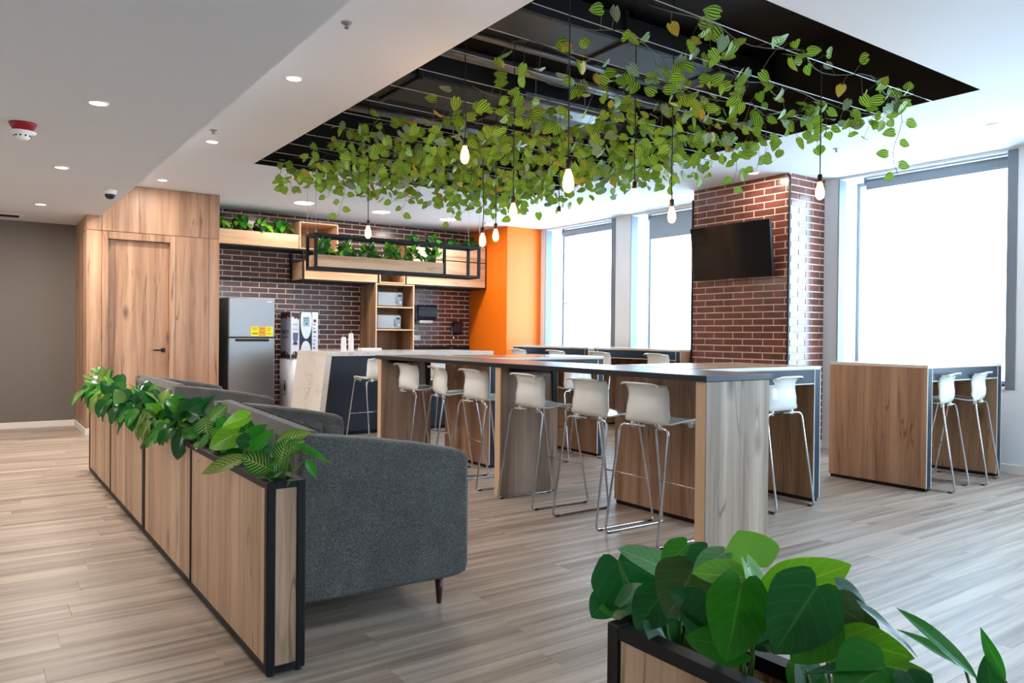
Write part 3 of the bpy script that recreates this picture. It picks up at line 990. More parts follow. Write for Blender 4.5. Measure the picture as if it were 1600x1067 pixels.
def join_leaves(name, parent, items):
    """items: (mesh, matrix in the parent's space); one mesh, kept as real geometry"""
    mats, vs, fs, uv, rn, mi = [], [], [], [], [], []
    for me, mt in items:
        m_ = me.materials[0]
        if m_ not in mats:
            mats.append(m_)
        k = len(vs)
        vs += [tuple(mt @ v.co) for v in me.vertices]
        r_ = random.random()
        L_ = me.uv_layers['leaf'].data
        for p in me.polygons:
            fs.append(tuple(i + k for i in p.vertices)); rn.append(r_); mi.append(mats.index(m_))
            uv += [tuple(L_[li].uv) for li in p.loop_indices]
    me = bpy.data.meshes.new(name)
    me.from_pydata(vs, [], fs)
    me.polygons.foreach_set('use_smooth', [True] * len(fs))
    for m_ in mats:
        me.materials.append(m_)
    me.polygons.foreach_set('material_index', mi)
    ul = me.uv_layers.new(name='leaf')
    ul.data.foreach_set('uv', [c_ for q in uv for c_ in q])
    at = me.attributes.new('rnd', 'FLOAT', 'FACE')
    at.data.foreach_set('value', rn)
    me.update()
    o = bpy.data.objects.new(name, me)
    col.objects.link(o); o.parent = parent
    o['kind'] = 'stuff'
    return o

ORD = ['first', 'second', 'third', 'fourth', 'fifth', 'sixth', 'seventh', 'eighth', 'ninth', 'tenth', 'eleventh', 'twelfth', 'thirteenth']
wires_y = [3.0 + .44 * k for k in range(13)]
WZ = CZ - .02
rg = random.Random(21)
# hanging tendrils: wire index -> (x, length)
TEND = {0: [(5.62, .62)], 1: [(5.35, .3)], 2: [(5.2, .3)], 3: [(4.62, .55), (5.7, .35)], 4: [(5.95, .42), (3.3, .3)], 5: [(4.3, .3)], 7: [(4.4, .35)], 8: [(4.62, .62), (3.2, .3)],
        10: [(4.82, .42), (5.3, .35)], 11: [(4.7, .52), (3.1, .3), (3.9, .35)], 12: [(3.47, .5), (3.3, .3), (4.25, .4), (2.85, .25), (5.1, .3)]}
COUNT = [44, 62, 66, 66, 64, 62, 58, 56, 54, 52, 50, 46, 42]
EXTRA = [0, 0, 6, 16, 50, 90, 110, 120, 120, 120, 110, 100, 90]
for k, wy in enumerate(wires_y):
    o = MB().tube([(OX0, wy, WZ + .012), (4.3, wy, WZ - .004), (OX1, wy, WZ + .012)], .003, 6).build('support_wire', M['wire'])
    tag(o, 'pale steel cable stretched across the ceiling opening, %s from the near end' % ORD[k], 'cable', 'cables across the ceiling opening')
    vn = thing('hanging_vine', 'striped leaf vine trained along the %s cable from the near end of the ceiling opening' % ORD[k], 'vine', (4.3, wy, WZ), 'vines on the ceiling cables')
    if k == 0: lo_, hi_ = 3.05, 5.95
    elif k == 1: lo_, hi_ = 2.8, 6.0
    elif k == 2: lo_, hi_ = 2.75, 6.05
    elif k < 7: lo_, hi_ = 3.05 - .06 * (k - 3), 6.05
    else: lo_, hi_ = 2.75, 6.05
    stem = MB()
    n = 26
    sp = []
    for i in range(n + 1):
        u = i / n
        x = lo_ + (hi_ - lo_) * u
        sp.append(Vector((x, wy + .05 * math.sin(x * 7 + k), WZ + .01 - .05 * abs(math.sin(x * 4.3 + k * 1.7)) )))
    stem.tube(sp, .0028, 5)
    extra = []
    def put_leaf(base, at_, rgx, single=True):
        # petiole from the stem and a blade mostly facing down and outwards
        az = rgx.uniform(0, 2 * PI)
        tip = Vector((math.cos(az) * rgx.uniform(.3, 1.0), math.sin(az) * rgx.uniform(.3, 1.0), rgx.uniform(-1.2, .25)))
        view = Vector((-.45, -.6, -.35))
        nrm = view + Vector((rgx.uniform(-1, 1), rgx.uniform(-1, 1), rgx.uniform(-1, 1))) * .75
        r_ = rgx.random()
        me = VL3[0] if r_ < .06 else (VL2[0] if r_ < .2 else VL[rgx.randrange(4)])
        s = rgx.uniform(.9, 1.25)
        m = Matrix.Translation(at_ - Vector(vn.location)) @ frame_from(tip, nrm) @ Matrix.Scale(s, 4)
        if not single:
            extra.append((me, m)); return
        inst(me, 'leaf', vn, m)
        stem.tube([base, (base + at_) / 2 + Vector((0, 0, .01)), at_], .0016, 4, False)
    for i in range(COUNT[k] + EXTRA[k]):
        u = rg.random()
        if k in (3, 4, 5, 6):
            u = u ** .7
        x = lo_ + (hi_ - lo_) * u
        base = Vector((x, wy + .05 * math.sin(x * 7 + k), WZ + .01 - .05 * abs(math.sin(x * 4.3 + k * 1.7))))
        sx = .12 if k < 3 else .2
        at_ = base + Vector((rg.uniform(-.08, .08), rg.uniform(-sx, sx), rg.uniform(-.17, .10) if i < COUNT[k] else rg.uniform(-.26, .06)))
        at_.x = min(max(at_.x, OX0 + .1), OX1 - .1)
        at_.y = min(max(at_.y, OY0 + .1), OY1 - .08)
        put_leaf(base, at_, rg, i < COUNT[k])
    for (tx, tl) in TEND.get(k, []):
        n2 = max(3, int(tl / .075))
        pts = [Vector((tx + .03 * math.sin(i * .8), wy + .02 * math.cos(i), WZ - tl * i / n2)) for i in range(n2 + 1)]
        stem.tube(pts, .002, 5)
        for i in range(1, n2 + 1):
            sgn = 1 if i % 2 else -1
            q = pts[i] + Vector((.035 * sgn, -.02 * sgn, -.004))
            tip = Vector((.8 * sgn, -.5 * sgn, rg.uniform(-.7, 0)))
            m = Matrix.Translation(q - Vector(vn.location)) @ frame_from(tip, Vector((-.4, -.6, .1)) + Vector((rg.uniform(-.3, .3), rg.uniform(-.3, .3), 0))) @ Matrix.Scale(rg.uniform(.85, 1.1), 4)
            inst(VL[rg.randrange(4)], 'leaf', vn, m)
            stem.tube([pts[i], q], .0014, 4, False)
    stem.build('stem', M['vine_stem'], vn)
    if extra:
        join_leaves('foliage', vn, extra)

# ------------------------------------------------------------------ planters
def planter(name, label, x0, x1, y0, y1, h, splits, detail=True):
    t = thing(name, label, 'planter', ((x0 + x1) / 2, (y0 + y1) / 2, 0))
    b = .034
    f = MB()
    z0, z1 = .012, h
    for (x, yv) in ((x0, y0), (x1 - b, y0), (x0, y1 - b), (x1 - b, y1 - b)):
        f.cbox(x, yv, z0, x + b, yv + b, z1, .003)
    for zz in (z0, z1 - b * .75):
        for x in (x0, x1 - b):
            f.box(x + .0005, y0 + b, zz, x + b - .0005, y1 - b, zz + b * .75)
        for yv in (y0, y1 - b):
            f.box(x0 + b, yv + .0005, zz, x1 - b, yv + b - .0005, zz + b * .75)
    for s in splits:
        for x in (x0, x1 - b):
            f.box(x + .001, s - .011, z0 + b * .75, x + b - .001, s + .011, z1 - b * .75)
    f.build('frame', M['black'], t)
    edges = [y0 + b] + [v for s in splits for v in (s - .011, s + .011)] + [y1 - b]
    for k in range(0, len(edges), 2):
        for x in (x0 + .006, x1 - .024):
            MB().box(x, edges[k], z0 + b * .75, x + .018, edges[k + 1], z1 - b * .75).build('panel', M['oak_grey'], t)
    for yv in (y0 + .006, y1 - .024):
        MB().box(x0 + b, yv, z0 + b * .75, x1 - b, yv + .018, z1 - b * .75).build('panel', M['oak_grey'], t)
    MB().box(x0 + .025, y0 + .025, h - .3, x1 - .025, y1 - .025, h - .14).build('tray', M['soil'], t)
    for (x, yv) in ((x0 + .02, y0 + .02), (x1 - .02, y0 + .02), (x0 + .02, y1 - .02), (x1 - .02, y1 - .02)):
        MB().lathe([(.014, 0), (.014, .006), (.008, .014)], 10, (x, yv, 0)).build('foot', M['rubber'], t)
    return t
PH = .735
planter('planter_box', 'long oak panelled planter with black frame beside the near grey sofa', .912, 1.062, 2.862, 5.365, PH, [4.09])
planter('planter_box', 'far oak panelled planter with black frame continuing towards the door', .912, 1.062, 5.375, 8.08, PH, [6.78])
planter('planter_box', 'oak planter with black rim at the bottom edge holding glossy heart leaved plants', 1.03, 1.175, -1.5, 1.12, PH, [-.2])

RIB = [leaf_mesh('rib_leaf', M['rib_leaf'], .22, .115, 'lance', c1, .18, .02, 6, 8, s) for s, c1 in enumerate((.35, .6, .2))]
RIBP = [leaf_mesh('rib_leaf', M['rib_pale'], .2, .1, 'lance', c1, .18, .03, 6, 8, s + 5) for s, c1 in enumerate((.4, .65))]
DRK = [leaf_mesh('dark_leaf', M['dark_leaf'], .19, .13, 'round', c1, .15, .02, 6, 8, s + 9) for s, c1 in enumerate((.3, .6))]
LIM = [leaf_mesh('lime_leaf', M['lime_leaf'], .18, .14, 'heart', c1, .2, .02, 6, 8, s + 15) for s, c1 in enumerate((.25, .5))]
MID = [leaf_mesh('mid_leaf', M['mid_leaf'], .19, .125, 'round', c1, .18, .02, 6, 8, s + 19) for s, c1 in enumerate((.3, .55))]
BIGD = [leaf_mesh('big_leaf', M['dark_leaf'], .2, .165, 'heart', c1, f_, .015, 8, 10, s + 30) for s, (c1, f_) in enumerate(((.2, .12), (.4, .2)))]
BIGM = [leaf_mesh('big_leaf', M['mid_leaf'], .2, .16, 'heart', c1, .16, .015, 8, 10, s + 40) for s, c1 in enumerate((.25, .45))]
BIGL = [leaf_mesh('big_leaf', M['lime_leaf'], .19, .155, 'heart', c1, .16, .015, 8, 10, s + 50) for s, c1 in enumerate((.25, .5))]

def plant(label, loc, meshes, n, reach, height, size=1.0, seed=0, bias=(0, 0), cat='plant', group=None, droop=.4, stem_r=.003, depth=.12, name='artificial_plant', upright=.35):
    rg = random.Random(seed)
    t = thing(name, label, cat, loc, group)
    st = MB()
    o = Vector(loc)
    for i in range(n):
        az = 2 * PI * (i * .382 + rg.uniform(-.08, .08))
        k = (i + .5) / n
        r = reach * (.25 + .75 * k) * rg.uniform(.7, 1.1)
        h = height * (1.0 - .62 * k) * rg.uniform(.8, 1.12)
        tip = Vector((math.cos(az) * r * .62 + bias[0] * k, math.sin(az) * r + bias[1] * k, h))
        st.tube([o + Vector((0, 0, -depth)), o + Vector((tip.x * .25, tip.y * .25, h * .5)), o + tip], [stem_r * 1.3, stem_r, stem_r * .7], 5, False)
        d = Vector((tip.x, tip.y, 0))
        d = d.normalized() if d.length > .01 else Vector((1, 0, 0))
        ow = d.copy()
        if rg.random() < upright * (1 - k):
            d = ow * .45 + Vector((rg.uniform(-.4, .4), rg.uniform(-.4, .4), rg.uniform(.5, 1.1)))
            nrm = -ow * .6 + Vector((rg.uniform(-.8, .3), rg.uniform(-.9, .2), .3))
        else:
            d = ow * rg.uniform(.35, .9) + Vector((rg.uniform(-.35, .35), rg.uniform(-.35, .35), -rg.uniform(.1, .9) - droop * k))
            nrm = ow * rg.uniform(.2, .9) + Vector((rg.uniform(-.4, .2), rg.uniform(-.5, .2), .75))
        me = meshes[rg.randrange(len(meshes))]
        s = size * rg.uniform(.75, 1.1)
        inst(me, 'leaf', t, Matrix.Translation(tip) @ frame_from(d, nrm) @ Matrix.Scale(s, 4))
    st.build('stem', M['stem'], t)
    return t

FG = [
    ('D', (1.100, 1.164, 0.834), (0.11, -0.30, -0.95), (-0.60, -0.67, 0.36), 0.115, 0.108),
    ('D', (1.120, 1.214, 0.736), (-0.69, 0.22, -0.69), (-0.60, -0.67, 0.36), 0.047, 0.054),
    ('D', (1.085, 1.027, 0.804), (-0.69, 0.14, -0.71), (-0.60, -0.67, 0.36), 0.071, 0.070),
    ('T', (1.100, 0.961, 0.865), (-0.66, 0.04, -0.75), (-0.55, -0.59, 0.61), 0.088, 0.099),
    ('P', (1.137, 1.066, 0.834), (-0.74, 0.53, 0.43), (-0.26, -0.36, 0.90), 0.090, 0.062),
    ('M', (1.146, 1.019, 0.892), (-0.81, 0.18, -0.56), (-0.26, -0.36, 0.90), 0.064, 0.052),
    ('D', (1.147, 0.970, 0.895), (-0.88, 0.15, -0.45), (-0.24, -0.68, 0.71), 0.052, 0.037),
    ('P', (1.124, 0.911, 0.905), (-0.95, 0.12, -0.30), (-0.26, -0.36, 0.90), 0.068, 0.041),
    ('L', (1.100, 0.848, 0.881), (-0.94, 0.27, 0.20), (-0.35, -0.48, 0.76), 0.091, 0.054),
    ('L', (1.159, 0.869, 0.887), (0.05, 0.59, 0.80), (0.74, 0.70, 0.09), 0.059, 0.086),
    ('L', (1.100, 0.841, 0.905), (0.05, -0.42, -0.90), (0.22, -0.89, 0.31), 0.097, 0.058),
    ('D', (1.068, 0.901, 0.841), (-0.09, -0.33, -0.94), (-0.77, -0.56, 0.31), 0.096, 0.084),
    ('M', (1.059, 0.821, 0.886), (-0.37, -0.08, -0.93), (-0.40, -0.82, 0.36), 0.113, 0.094),
    ('D', (1.075, 0.796, 0.839), (-0.48, 0.08, -0.87), (-0.60, -0.67, 0.36), 0.049, 0.051),
    ('D', (1.046, 0.673, 0.924), (-0.74, 0.06, -0.67), (-0.60, -0.67, 0.41), 0.108, 0.093),
    ('L', (1.117, 0.801, 0.865), (0.76, -0.54, 0.36), (-0.46, -0.65, 0.56), 0.128, 0.067),
    ('M', (1.054, 0.657, 0.873), (-0.77, 0.21, -0.60), (-0.60, -0.67, 0.36), 0.074, 0.063),
    ('T', (1.100, 0.681, 0.885), (0.54, -0.72, -0.44), (-0.33, -0.62, 0.71), 0.074, 0.057),
    ('D', (1.146, 0.699, 0.898), (0.63, -0.45, -0.63), (-0.02, -0.71, 0.61), 0.063, 0.041),
    ('D', (1.119, 0.639, 0.884), (0.64, -0.46, -0.61), (0.07, -0.41, 0.86), 0.097, 0.026),
    ('L', (1.072, 0.642, 0.848), (0.54, -0.83, -0.12), (-0.46, -0.65, 0.61), 0.083, 0.050),
    ('L', (1.063, 0.652, 0.818), (0.48, -0.88, 0.07), (-0.15, -0.19, 0.97), 0.114, 0.046),
    ('M', (1.041, 0.565, 0.843), (-0.93, 0.19, -0.31), (-0.46, -0.65, 0.61), 0.078, 0.086),
    ('D', (1.042, 0.575, 0.836), (-0.94, 0.32, 0.10), (-0.12, -0.15, 0.95), 0.107, 0.024),
    ('D', (1.060, 0.543, 0.837), (-0.32, -0.82, -0.48), (-0.30, -0.76, 0.61), 0.035, 0.050),
]
FR = [
    ('N', (1.120, 0.478, 0.838), (-0.48, 0.56, 0.68), (0.02, -0.74, 0.61), 0.117, 0.027),
    ('N', (1.152, 0.507, 0.831), (-0.53, 0.66, 0.53), (-0.09, -0.29, 0.90), 0.089, 0.022),
    ('N', (1.120, 0.443, 0.848), (-0.05, 0.45, 0.89), (-0.92, -0.08, 0.20), 0.061, 0.015),
    ('D', (1.120, 0.460, 0.830), (-0.13, 0.10, 0.99), (-0.77, -0.56, 0.31), 0.041, 0.026),
]
NEAR1 = [
    ('R', (0.975, 2.985, 0.759), (-0.82, 0.38, 0.43), (-0.57, -0.63, 0.51), 0.120, 0.084),
    ('R', (0.985, 2.955, 0.784), (0.32, 0.03, 0.95), (-0.71, -0.66, 0.11), 0.102, 0.067),
    ('Y', (0.979, 3.318, 0.767), (-0.89, 0.36, -0.29), (-0.49, -0.50, 0.71), 0.183, 0.070),
    ('Y', (1.001, 3.029, 0.864), (0.86, -0.41, 0.30), (-0.46, -0.65, 0.61), 0.122, 0.057),
    ('N', (0.999, 2.865, 0.879), (0.82, -0.35, -0.44), (-0.13, -0.51, 0.81), 0.155, 0.031),
    ('N', (1.007, 2.715, 0.841), (0.46, -0.02, -0.89), (-0.28, -0.90, 0.31), 0.078, 0.027),
    ('N', (0.985, 3.018, 0.918), (-0.63, 0.25, -0.74), (-0.14, -0.88, 0.31), 0.132, 0.038),
    ('D', (0.973, 3.382, 0.727), (-0.56, 0.04, -0.83), (-0.60, -0.67, 0.36), 0.071, 0.052),
    ('N', (1.006, 2.859, 0.871), (0.94, -0.23, -0.26), (-0.29, -0.40, 0.80), 0.085, 0.029),
    ('R', (0.995, 2.915, 0.835), (0.80, -0.24, 0.55), (-0.52, -0.73, 0.41), 0.077, 0.052),
    ('D', (0.995, 3.074, 0.798), (-0.71, 0.51, 0.49), (-0.60, -0.67, 0.36), 0.062, 0.062),
]
NEAR2 = [
    ('L', (0.976, 3.474, 0.855), (-0.84, 0.29, -0.46), (-0.60, -0.67, 0.46), 0.122, 0.102),
    ('L', (0.991, 3.382, 0.931), (-0.83, 0.47, -0.32), (-0.46, -0.65, 0.61), 0.105, 0.071),
    ('D', (0.994, 3.561, 0.890), (0.69, -0.49, -0.54), (-0.60, -0.67, 0.36), 0.088, 0.079),
    ('N', (0.980, 3.912, 0.735), (-0.74, 0.12, -0.66), (-0.54, -0.22, 0.80), 0.092, 0.026),
    ('M', (0.991, 3.408, 0.836), (0.78, -0.28, 0.56), (-0.52, -0.73, 0.41), 0.093, 0.050),
    ('M', (0.996, 3.695, 0.840), (-0.58, 0.42, 0.70), (-0.60, -0.67, 0.36), 0.076, 0.063),
    ('D', (0.985, 3.354, 0.828), (-0.81, 0.57, 0.16), (-0.60, -0.67, 0.36), 0.050, 0.058),
    ('M', (0.982, 3.209, 0.853), (-0.19, -0.25, -0.95), (-0.28, -0.90, 0.31), 0.064, 0.048),
]
NEAR3 = [
    ('R', (0.980, 4.069, 0.873), (0.03, -0.23, -0.97), (-0.63, -0.71, 0.31), 0.123, 0.109),
    ('R', (0.990, 4.030, 0.851), (0.67, -0.23, 0.71), (-0.63, -0.71, 0.31), 0.102, 0.073),
    ('R', (0.978, 4.422, 0.821), (-0.00, -0.22, -0.98), (-0.77, -0.56, 0.31), 0.117, 0.082),
    ('L', (0.980, 4.423, 0.818), (-0.77, 0.25, -0.59), (-0.57, -0.45, 0.70), 0.086, 0.047),
    ('D', (0.992, 4.270, 0.860), (-0.69, 0.67, 0.27), (-0.60, -0.67, 0.36), 0.069, 0.081),
    ('D', (0.990, 3.877, 0.859), (0.64, -0.46, -0.62), (-0.60, -0.67, 0.36), 0.060, 0.075),
    ('D', (0.985, 4.278, 0.779), (0.10, -0.08, -0.99), (-0.60, -0.67, 0.36), 0.082, 0.082),
]
NEAR4 = [
    ('D', (0.978, 4.834, 0.751), (-0.72, 0.22, -0.65), (-0.77, -0.56, 0.31), 0.126, 0.107),
    ('D', (0.992, 4.443, 0.908), (0.74, -0.21, -0.64), (-0.60, -0.67, 0.36), 0.077, 0.095),
    ('D', (0.983, 4.679, 0.824), (-0.49, 0.18, -0.85), (-0.60, -0.67, 0.36), 0.077, 0.099),
    ('Y', (0.981, 5.094, 0.846), (-0.57, 0.11, -0.81), (-0.63, -0.53, 0.51), 0.128, 0.095),
    ('Y', (0.981, 4.982, 0.866), (-0.84, 0.23, -0.49), (-0.57, -0.45, 0.60), 0.103, 0.081),
    ('D', (0.985, 4.500, 0.872), (-0.51, 0.35, -0.79), (-0.60, -0.67, 0.36), 0.068, 0.096),
    ('M', (0.992, 4.674, 0.890), (-0.70, 0.50, 0.51), (-0.60, -0.67, 0.36), 0.064, 0.066),
]

U_ = {}
for key, mat_, shp, cs in (('D', 'dark_leaf', 'heart', (.2, .35)), ('M', 'mid_leaf', 'heart', (.2, .4)), ('L', 'lime_leaf', 'heart', (.2, .35)), ('P', 'sheen_leaf', 'heart', (.25, .4)),
                           ('T', 'tan_sheen_leaf', 'heart', (.25, .4)), ('R', 'rib_leaf', 'lance', (.2, .35)), ('Y', 'rib_pale', 'lance', (.3, .4)), ('N', 'mid_leaf', 'lance', (.25, .4))):
    U_[key] = [leaf_mesh('leaf_blade', M[mat_], 1.0, 1.0, shp, c_ * .6, .16 * (1 - 2 * (q_ == 9)), .012, 8, 10, 70 + q_) for q_, c_ in enumerate(cs)]
def posed(label, loc, table, group, depth=.1, sr=.0032, fill=0):
    """a plant whose larger leaves are individually posed: kind, base, direction, upper side, length, width"""
    rg = random.Random(len(table))
    t = thing('artificial_plant', label, 'plant', loc, group)
    st = MB()
    o = Vector(loc)
    for q, (key, b_, d_, n_, L_, w_) in enumerate(table):
        b_ = Vector(b_)
        foot = o + Vector((rg.uniform(-.012, .012), rg.uniform(-.012, .012), -depth))
        mid_ = foot.lerp(b_, .6) + Vector((0, 0, .04))
        st.tube([foot, foot.lerp(mid_, .6) + Vector((0, 0, .01)), mid_, b_], [sr * 1.2, sr, sr * .9, sr * .7], 6, False)
        me = U_[key][q % 2]
        inst(me, 'leaf', t, Matrix.Translation(b_ - o) @ frame_from(d_, n_) @ Matrix.Diagonal((w_ * 1.24, L_ * 1.16, (w_ + L_) / 2, 1)))
    ys_ = [r_[1][1] for r_ in table]
    for q in range(fill):
        b_ = Vector((o.x + rg.uniform(-.045, .05), rg.uniform(max(min(ys_), o.y - .04), max(ys_)), PH + rg.uniform(.0, .06)))
        d_ = Vector((rg.uniform(-.9, .5), rg.uniform(-.8, .8), rg.uniform(-.5, .5)))
        n_ = Vector((-.3 + rg.uniform(-.3, .3), -.6, .8))
        st.tube([o + Vector((0, b_.y - o.y, -depth)), b_], [sr, sr * .7], 5, False)
        key = ('D', 'M', 'D', 'N', 'R')[q % 5] if fill > 8 else ('D', 'D', 'M')[q % 3]
        sz = rg.uniform(.075, .11)
        inst(U_[key][q % 2], 'leaf', t, Matrix.Translation(b_ - o) @ frame_from(d_, n_) @ Matrix.Diagonal((sz * .8, sz, sz, 1)))
    st.build('stem', M['stem'], t)
GRP = 'artificial plants in the long planters'
posed('dark green plant with feathery yellow veins at the near end of the long planter', (.985, 2.97, PH - .06), NEAR1, GRP, fill=12)
posed('bright lime heart leaved plant beside the near end plant of the long planter', (.985, 3.42, PH - .06), NEAR2, GRP, fill=18)
posed('plant with round feather veined leaves above the first panel joint of the long planter', (.985, 3.95, PH - .06), NEAR3, GRP, fill=20)
posed('dark leaved plant hanging low just behind the rounded feather veined leaves of the long planter', (.985, 4.5, PH - .06), NEAR4, GRP, fill=22)
row_kinds = [  # from the near end of the long planter towards the door
    (4.45, DRK + MID, 13, 'sixth'), (4.8, RIBP + LIM[:1], 13, 'seventh'), (5.15, RIBP + RIB[:1], 13, 'eighth'),
    (5.55, MID + RIBP[:1], 13, 'ninth'), (5.95, DRK + RIBP[:1], 13, 'tenth'), (6.35, MID + LIM[:1], 13, 'eleventh'), (6.75, DRK + MID, 13, 'twelfth'),
    (7.15, LIM + RIBP, 13, 'thirteenth'), (7.5, RIBP + MID, 12, 'fourteenth'), (7.85, RIB + RIBP, 13, 'far end')]
desc = ['dark and mid green rounded leaved plant in the long planter behind the low hanging one',
        'yellow green feather leaved plant in the middle of the long planter', 'pale feather leaved plant just before the joint between the two long planters', 'mid green plant just behind the joint between the two long planters',
        'dark plant with pale veined leaves, second in the far planter', 'mid green and lime plant, third in the far planter', 'darkest plant in the middle of the far planter', 'lime topped plant, third from the far end of the far planter',
        'pale veined plant next to the far end of the far planter', 'small leaved veined plant at the far end of the far planter']
for k, (yy, ms, n, _) in enumerate(row_kinds):
    plant(desc[k], (.985, yy, PH - .03), ms + DRK[:1], n + 15, .19, .155, .8, 100 + k, (-.05, -.02), 'plant', 'artificial plants in the long planters', .45)

G2 = 'glossy plants in the bottom planter'
posed('glossy heart leaved plant at the far corner of the bottom planter, dark leaves overhanging', (1.10, 1.0, PH - .06), FG[:8], G2, .12, fill=3)
posed('glossy heart leaved plant with an upright lime leaf, in the middle of the bottom cluster', (1.10, .84, PH - .06), FG[8:14], G2, .12, fill=4)
posed('glossy heart leaved plant with the widest lime leaf, nearest the right of the bottom cluster', (1.10, .66, PH - .06), FG[14:], G2, .12, fill=4)
posed('slender leaved plant standing apart at the bottom right corner', (1.12, .44, PH - .06), FR, None, .12)

# ------------------------------------------------------------------ sofas
def sofa(label, y0, y1):
    cx = 1.53
    t = thing('sofa', label, 'sofa', (cx, (y0 + y1) / 2, 0), 'grey tub sofas along the planter')
    xb, xf = 1.16, 1.99
    th = .13
    def side(ya, yb):
        # arm outline in x,z with a soft slope and rounded front corners
        P = [(xb, .125), (xf - .12, .13), (xf - .05, .136), (xf - .012, .15), (xf - .002, .19), (xf, .55), (xf - .002, .69), (xf - .012, .722), (xf - .045, .742), (xf - .25, .785), (xf - .5, .825), (xb + .03, .862), (xb, .86)]
        m = MB()
        n = len(P)
        e = .018
        cxm = sum(p[0] for p in P) / n; czm = sum(p[1] for p in P) / n
        def shrink(p, d):
            v = Vector((p[0] - cxm, p[1] - czm)); L_ = v.length
            return (p[0] - v.x / L_ * d, p[1] - v.y / L_ * d)
        rings = []
        for (yy, d) in ((ya, e * 1.3), (ya + e * .4, e * .35), (ya + e * 1.4, 0), (yb - e * 1.4, 0), (yb - e * .4, e * .35), (yb, e * 1.3)):
            rings.append([(shrink(p, d)[0], yy, shrink(p, d)[1]) for p in P])
        vs = [v for r_ in rings for v in r_]
        fs = [(r_ * n + i, r_ * n + (i + 1) % n, (r_ + 1) * n + (i + 1) % n, (r_ + 1) * n + i) for r_ in range(5) for i in range(n)]
        m.add(vs, fs, True)
        m.f.append(tuple(range(n))); m.s.append(False)
        m.f.append(tuple(range(5 * n, 6 * n))[::-1]); m.s.append(False)
        return m
    side(y0, y0 + th).build('arm', M['fabric'], t)
    side(y1 - th, y1).build('arm', M['fabric'], t)
    # tufted channels on the inside of each arm: upright rounded cushions
    for (yy, sgn) in ((y0 + th, 1), (y1 - th, -1)):
        nch = 5
        for k in range(nch):
            xa = xb + .18 + (xf - .03 - xb - .18) * k / nch
            xc = xb + .18 + (xf - .03 - xb - .18) * (k + 1) / nch
            zt = .852 - .15 * ((xa + xc) / 2 - xb) / (xf - xb) - .03
            def fn(u, v, xa=xa, xc=xc, yy=yy, sgn=sgn, zt=zt):
                bul = math.sin(PI * min(max(u, .02), .98)) ** .5 * (1 if v < .85 else max(0, (1 - v) / .15) ** .5)
                return (xa + (xc - xa) * u, yy + sgn * (.045 * bul - .01), .42 + (zt - .42) * v)
            MB().grid(fn, 8, 8).build('channel', M['fabric'], t)
    # back with channels
    def bk_fn(u, v):
        a = v * 2 * PI
        return (xb + .07 + .07 * math.cos(a), y0 + .02 + (y1 - y0 - .04) * u, .5 + .372 * math.sin(a) * (1 if math.sin(a) > 0 else 1))
    m = MB()
    m.cbox(xb, y0 + .03, .125, xb + .14, y1 - .03, .868, .045)
    m.build('backrest', M['fabric'], t)
    nch = 9
    for k in range(nch):
        ya = y0 + th + (y1 - y0 - 2 * th) * k / nch
        yc = y0 + th + (y1 - y0 - 2 * th) * (k + 1) / nch
        def fn(u, v, ya=ya, yc=yc):
            bul = math.sin(PI * min(max(u, .02), .98)) ** .5 * (1 if v < .85 else max(0, (1 - v) / .15) ** .5)
            return (xb + .13 + .07 * bul, ya + (yc - ya) * u, .42 + .44 * v)
        MB().grid(fn, 8, 8).build('channel', M['fabric'], t)
    MB().cbox(xb + .1, y0 + th - .01, .14, xf - .05, y1 - th + .01, .3, .02).build('seat_base', M['fabric'], t)
    mid = (y0 + y1) / 2
    for (a_, b_) in ((y0 + th + .005, mid - .002), (mid + .002, y1 - th - .005)):
        MB().cbox(xb + .16, a_, .3, xf - .03, b_, .45, .04).build('seat_cushion', M['fabric'], t)
    for (x, yy) in ((xb + .1, y0 + .4), (xf - .13, y0 + .06), (xb + .1, y1 - .09), (xf - .13, y1 - .06)):
        MB().tube([(x, yy, .14), (x, yy, 0)], [.024, .011], 10).build('leg', M['leg_wood'], t)
    return t
sofa_near = sofa('near grey tub sofa with sloping arms, its end arm towards the camera beside the planter', 3.17, 5.08)
sofa_far = sofa('far grey tub sofa with sloping arms, standing in front of the fridge', 6.62, 8.42)

sofa_near.rotation_euler = (0, 0, math.radians(-3.6)); sofa_near.location.x += .055
sofa_far.location.x += .19

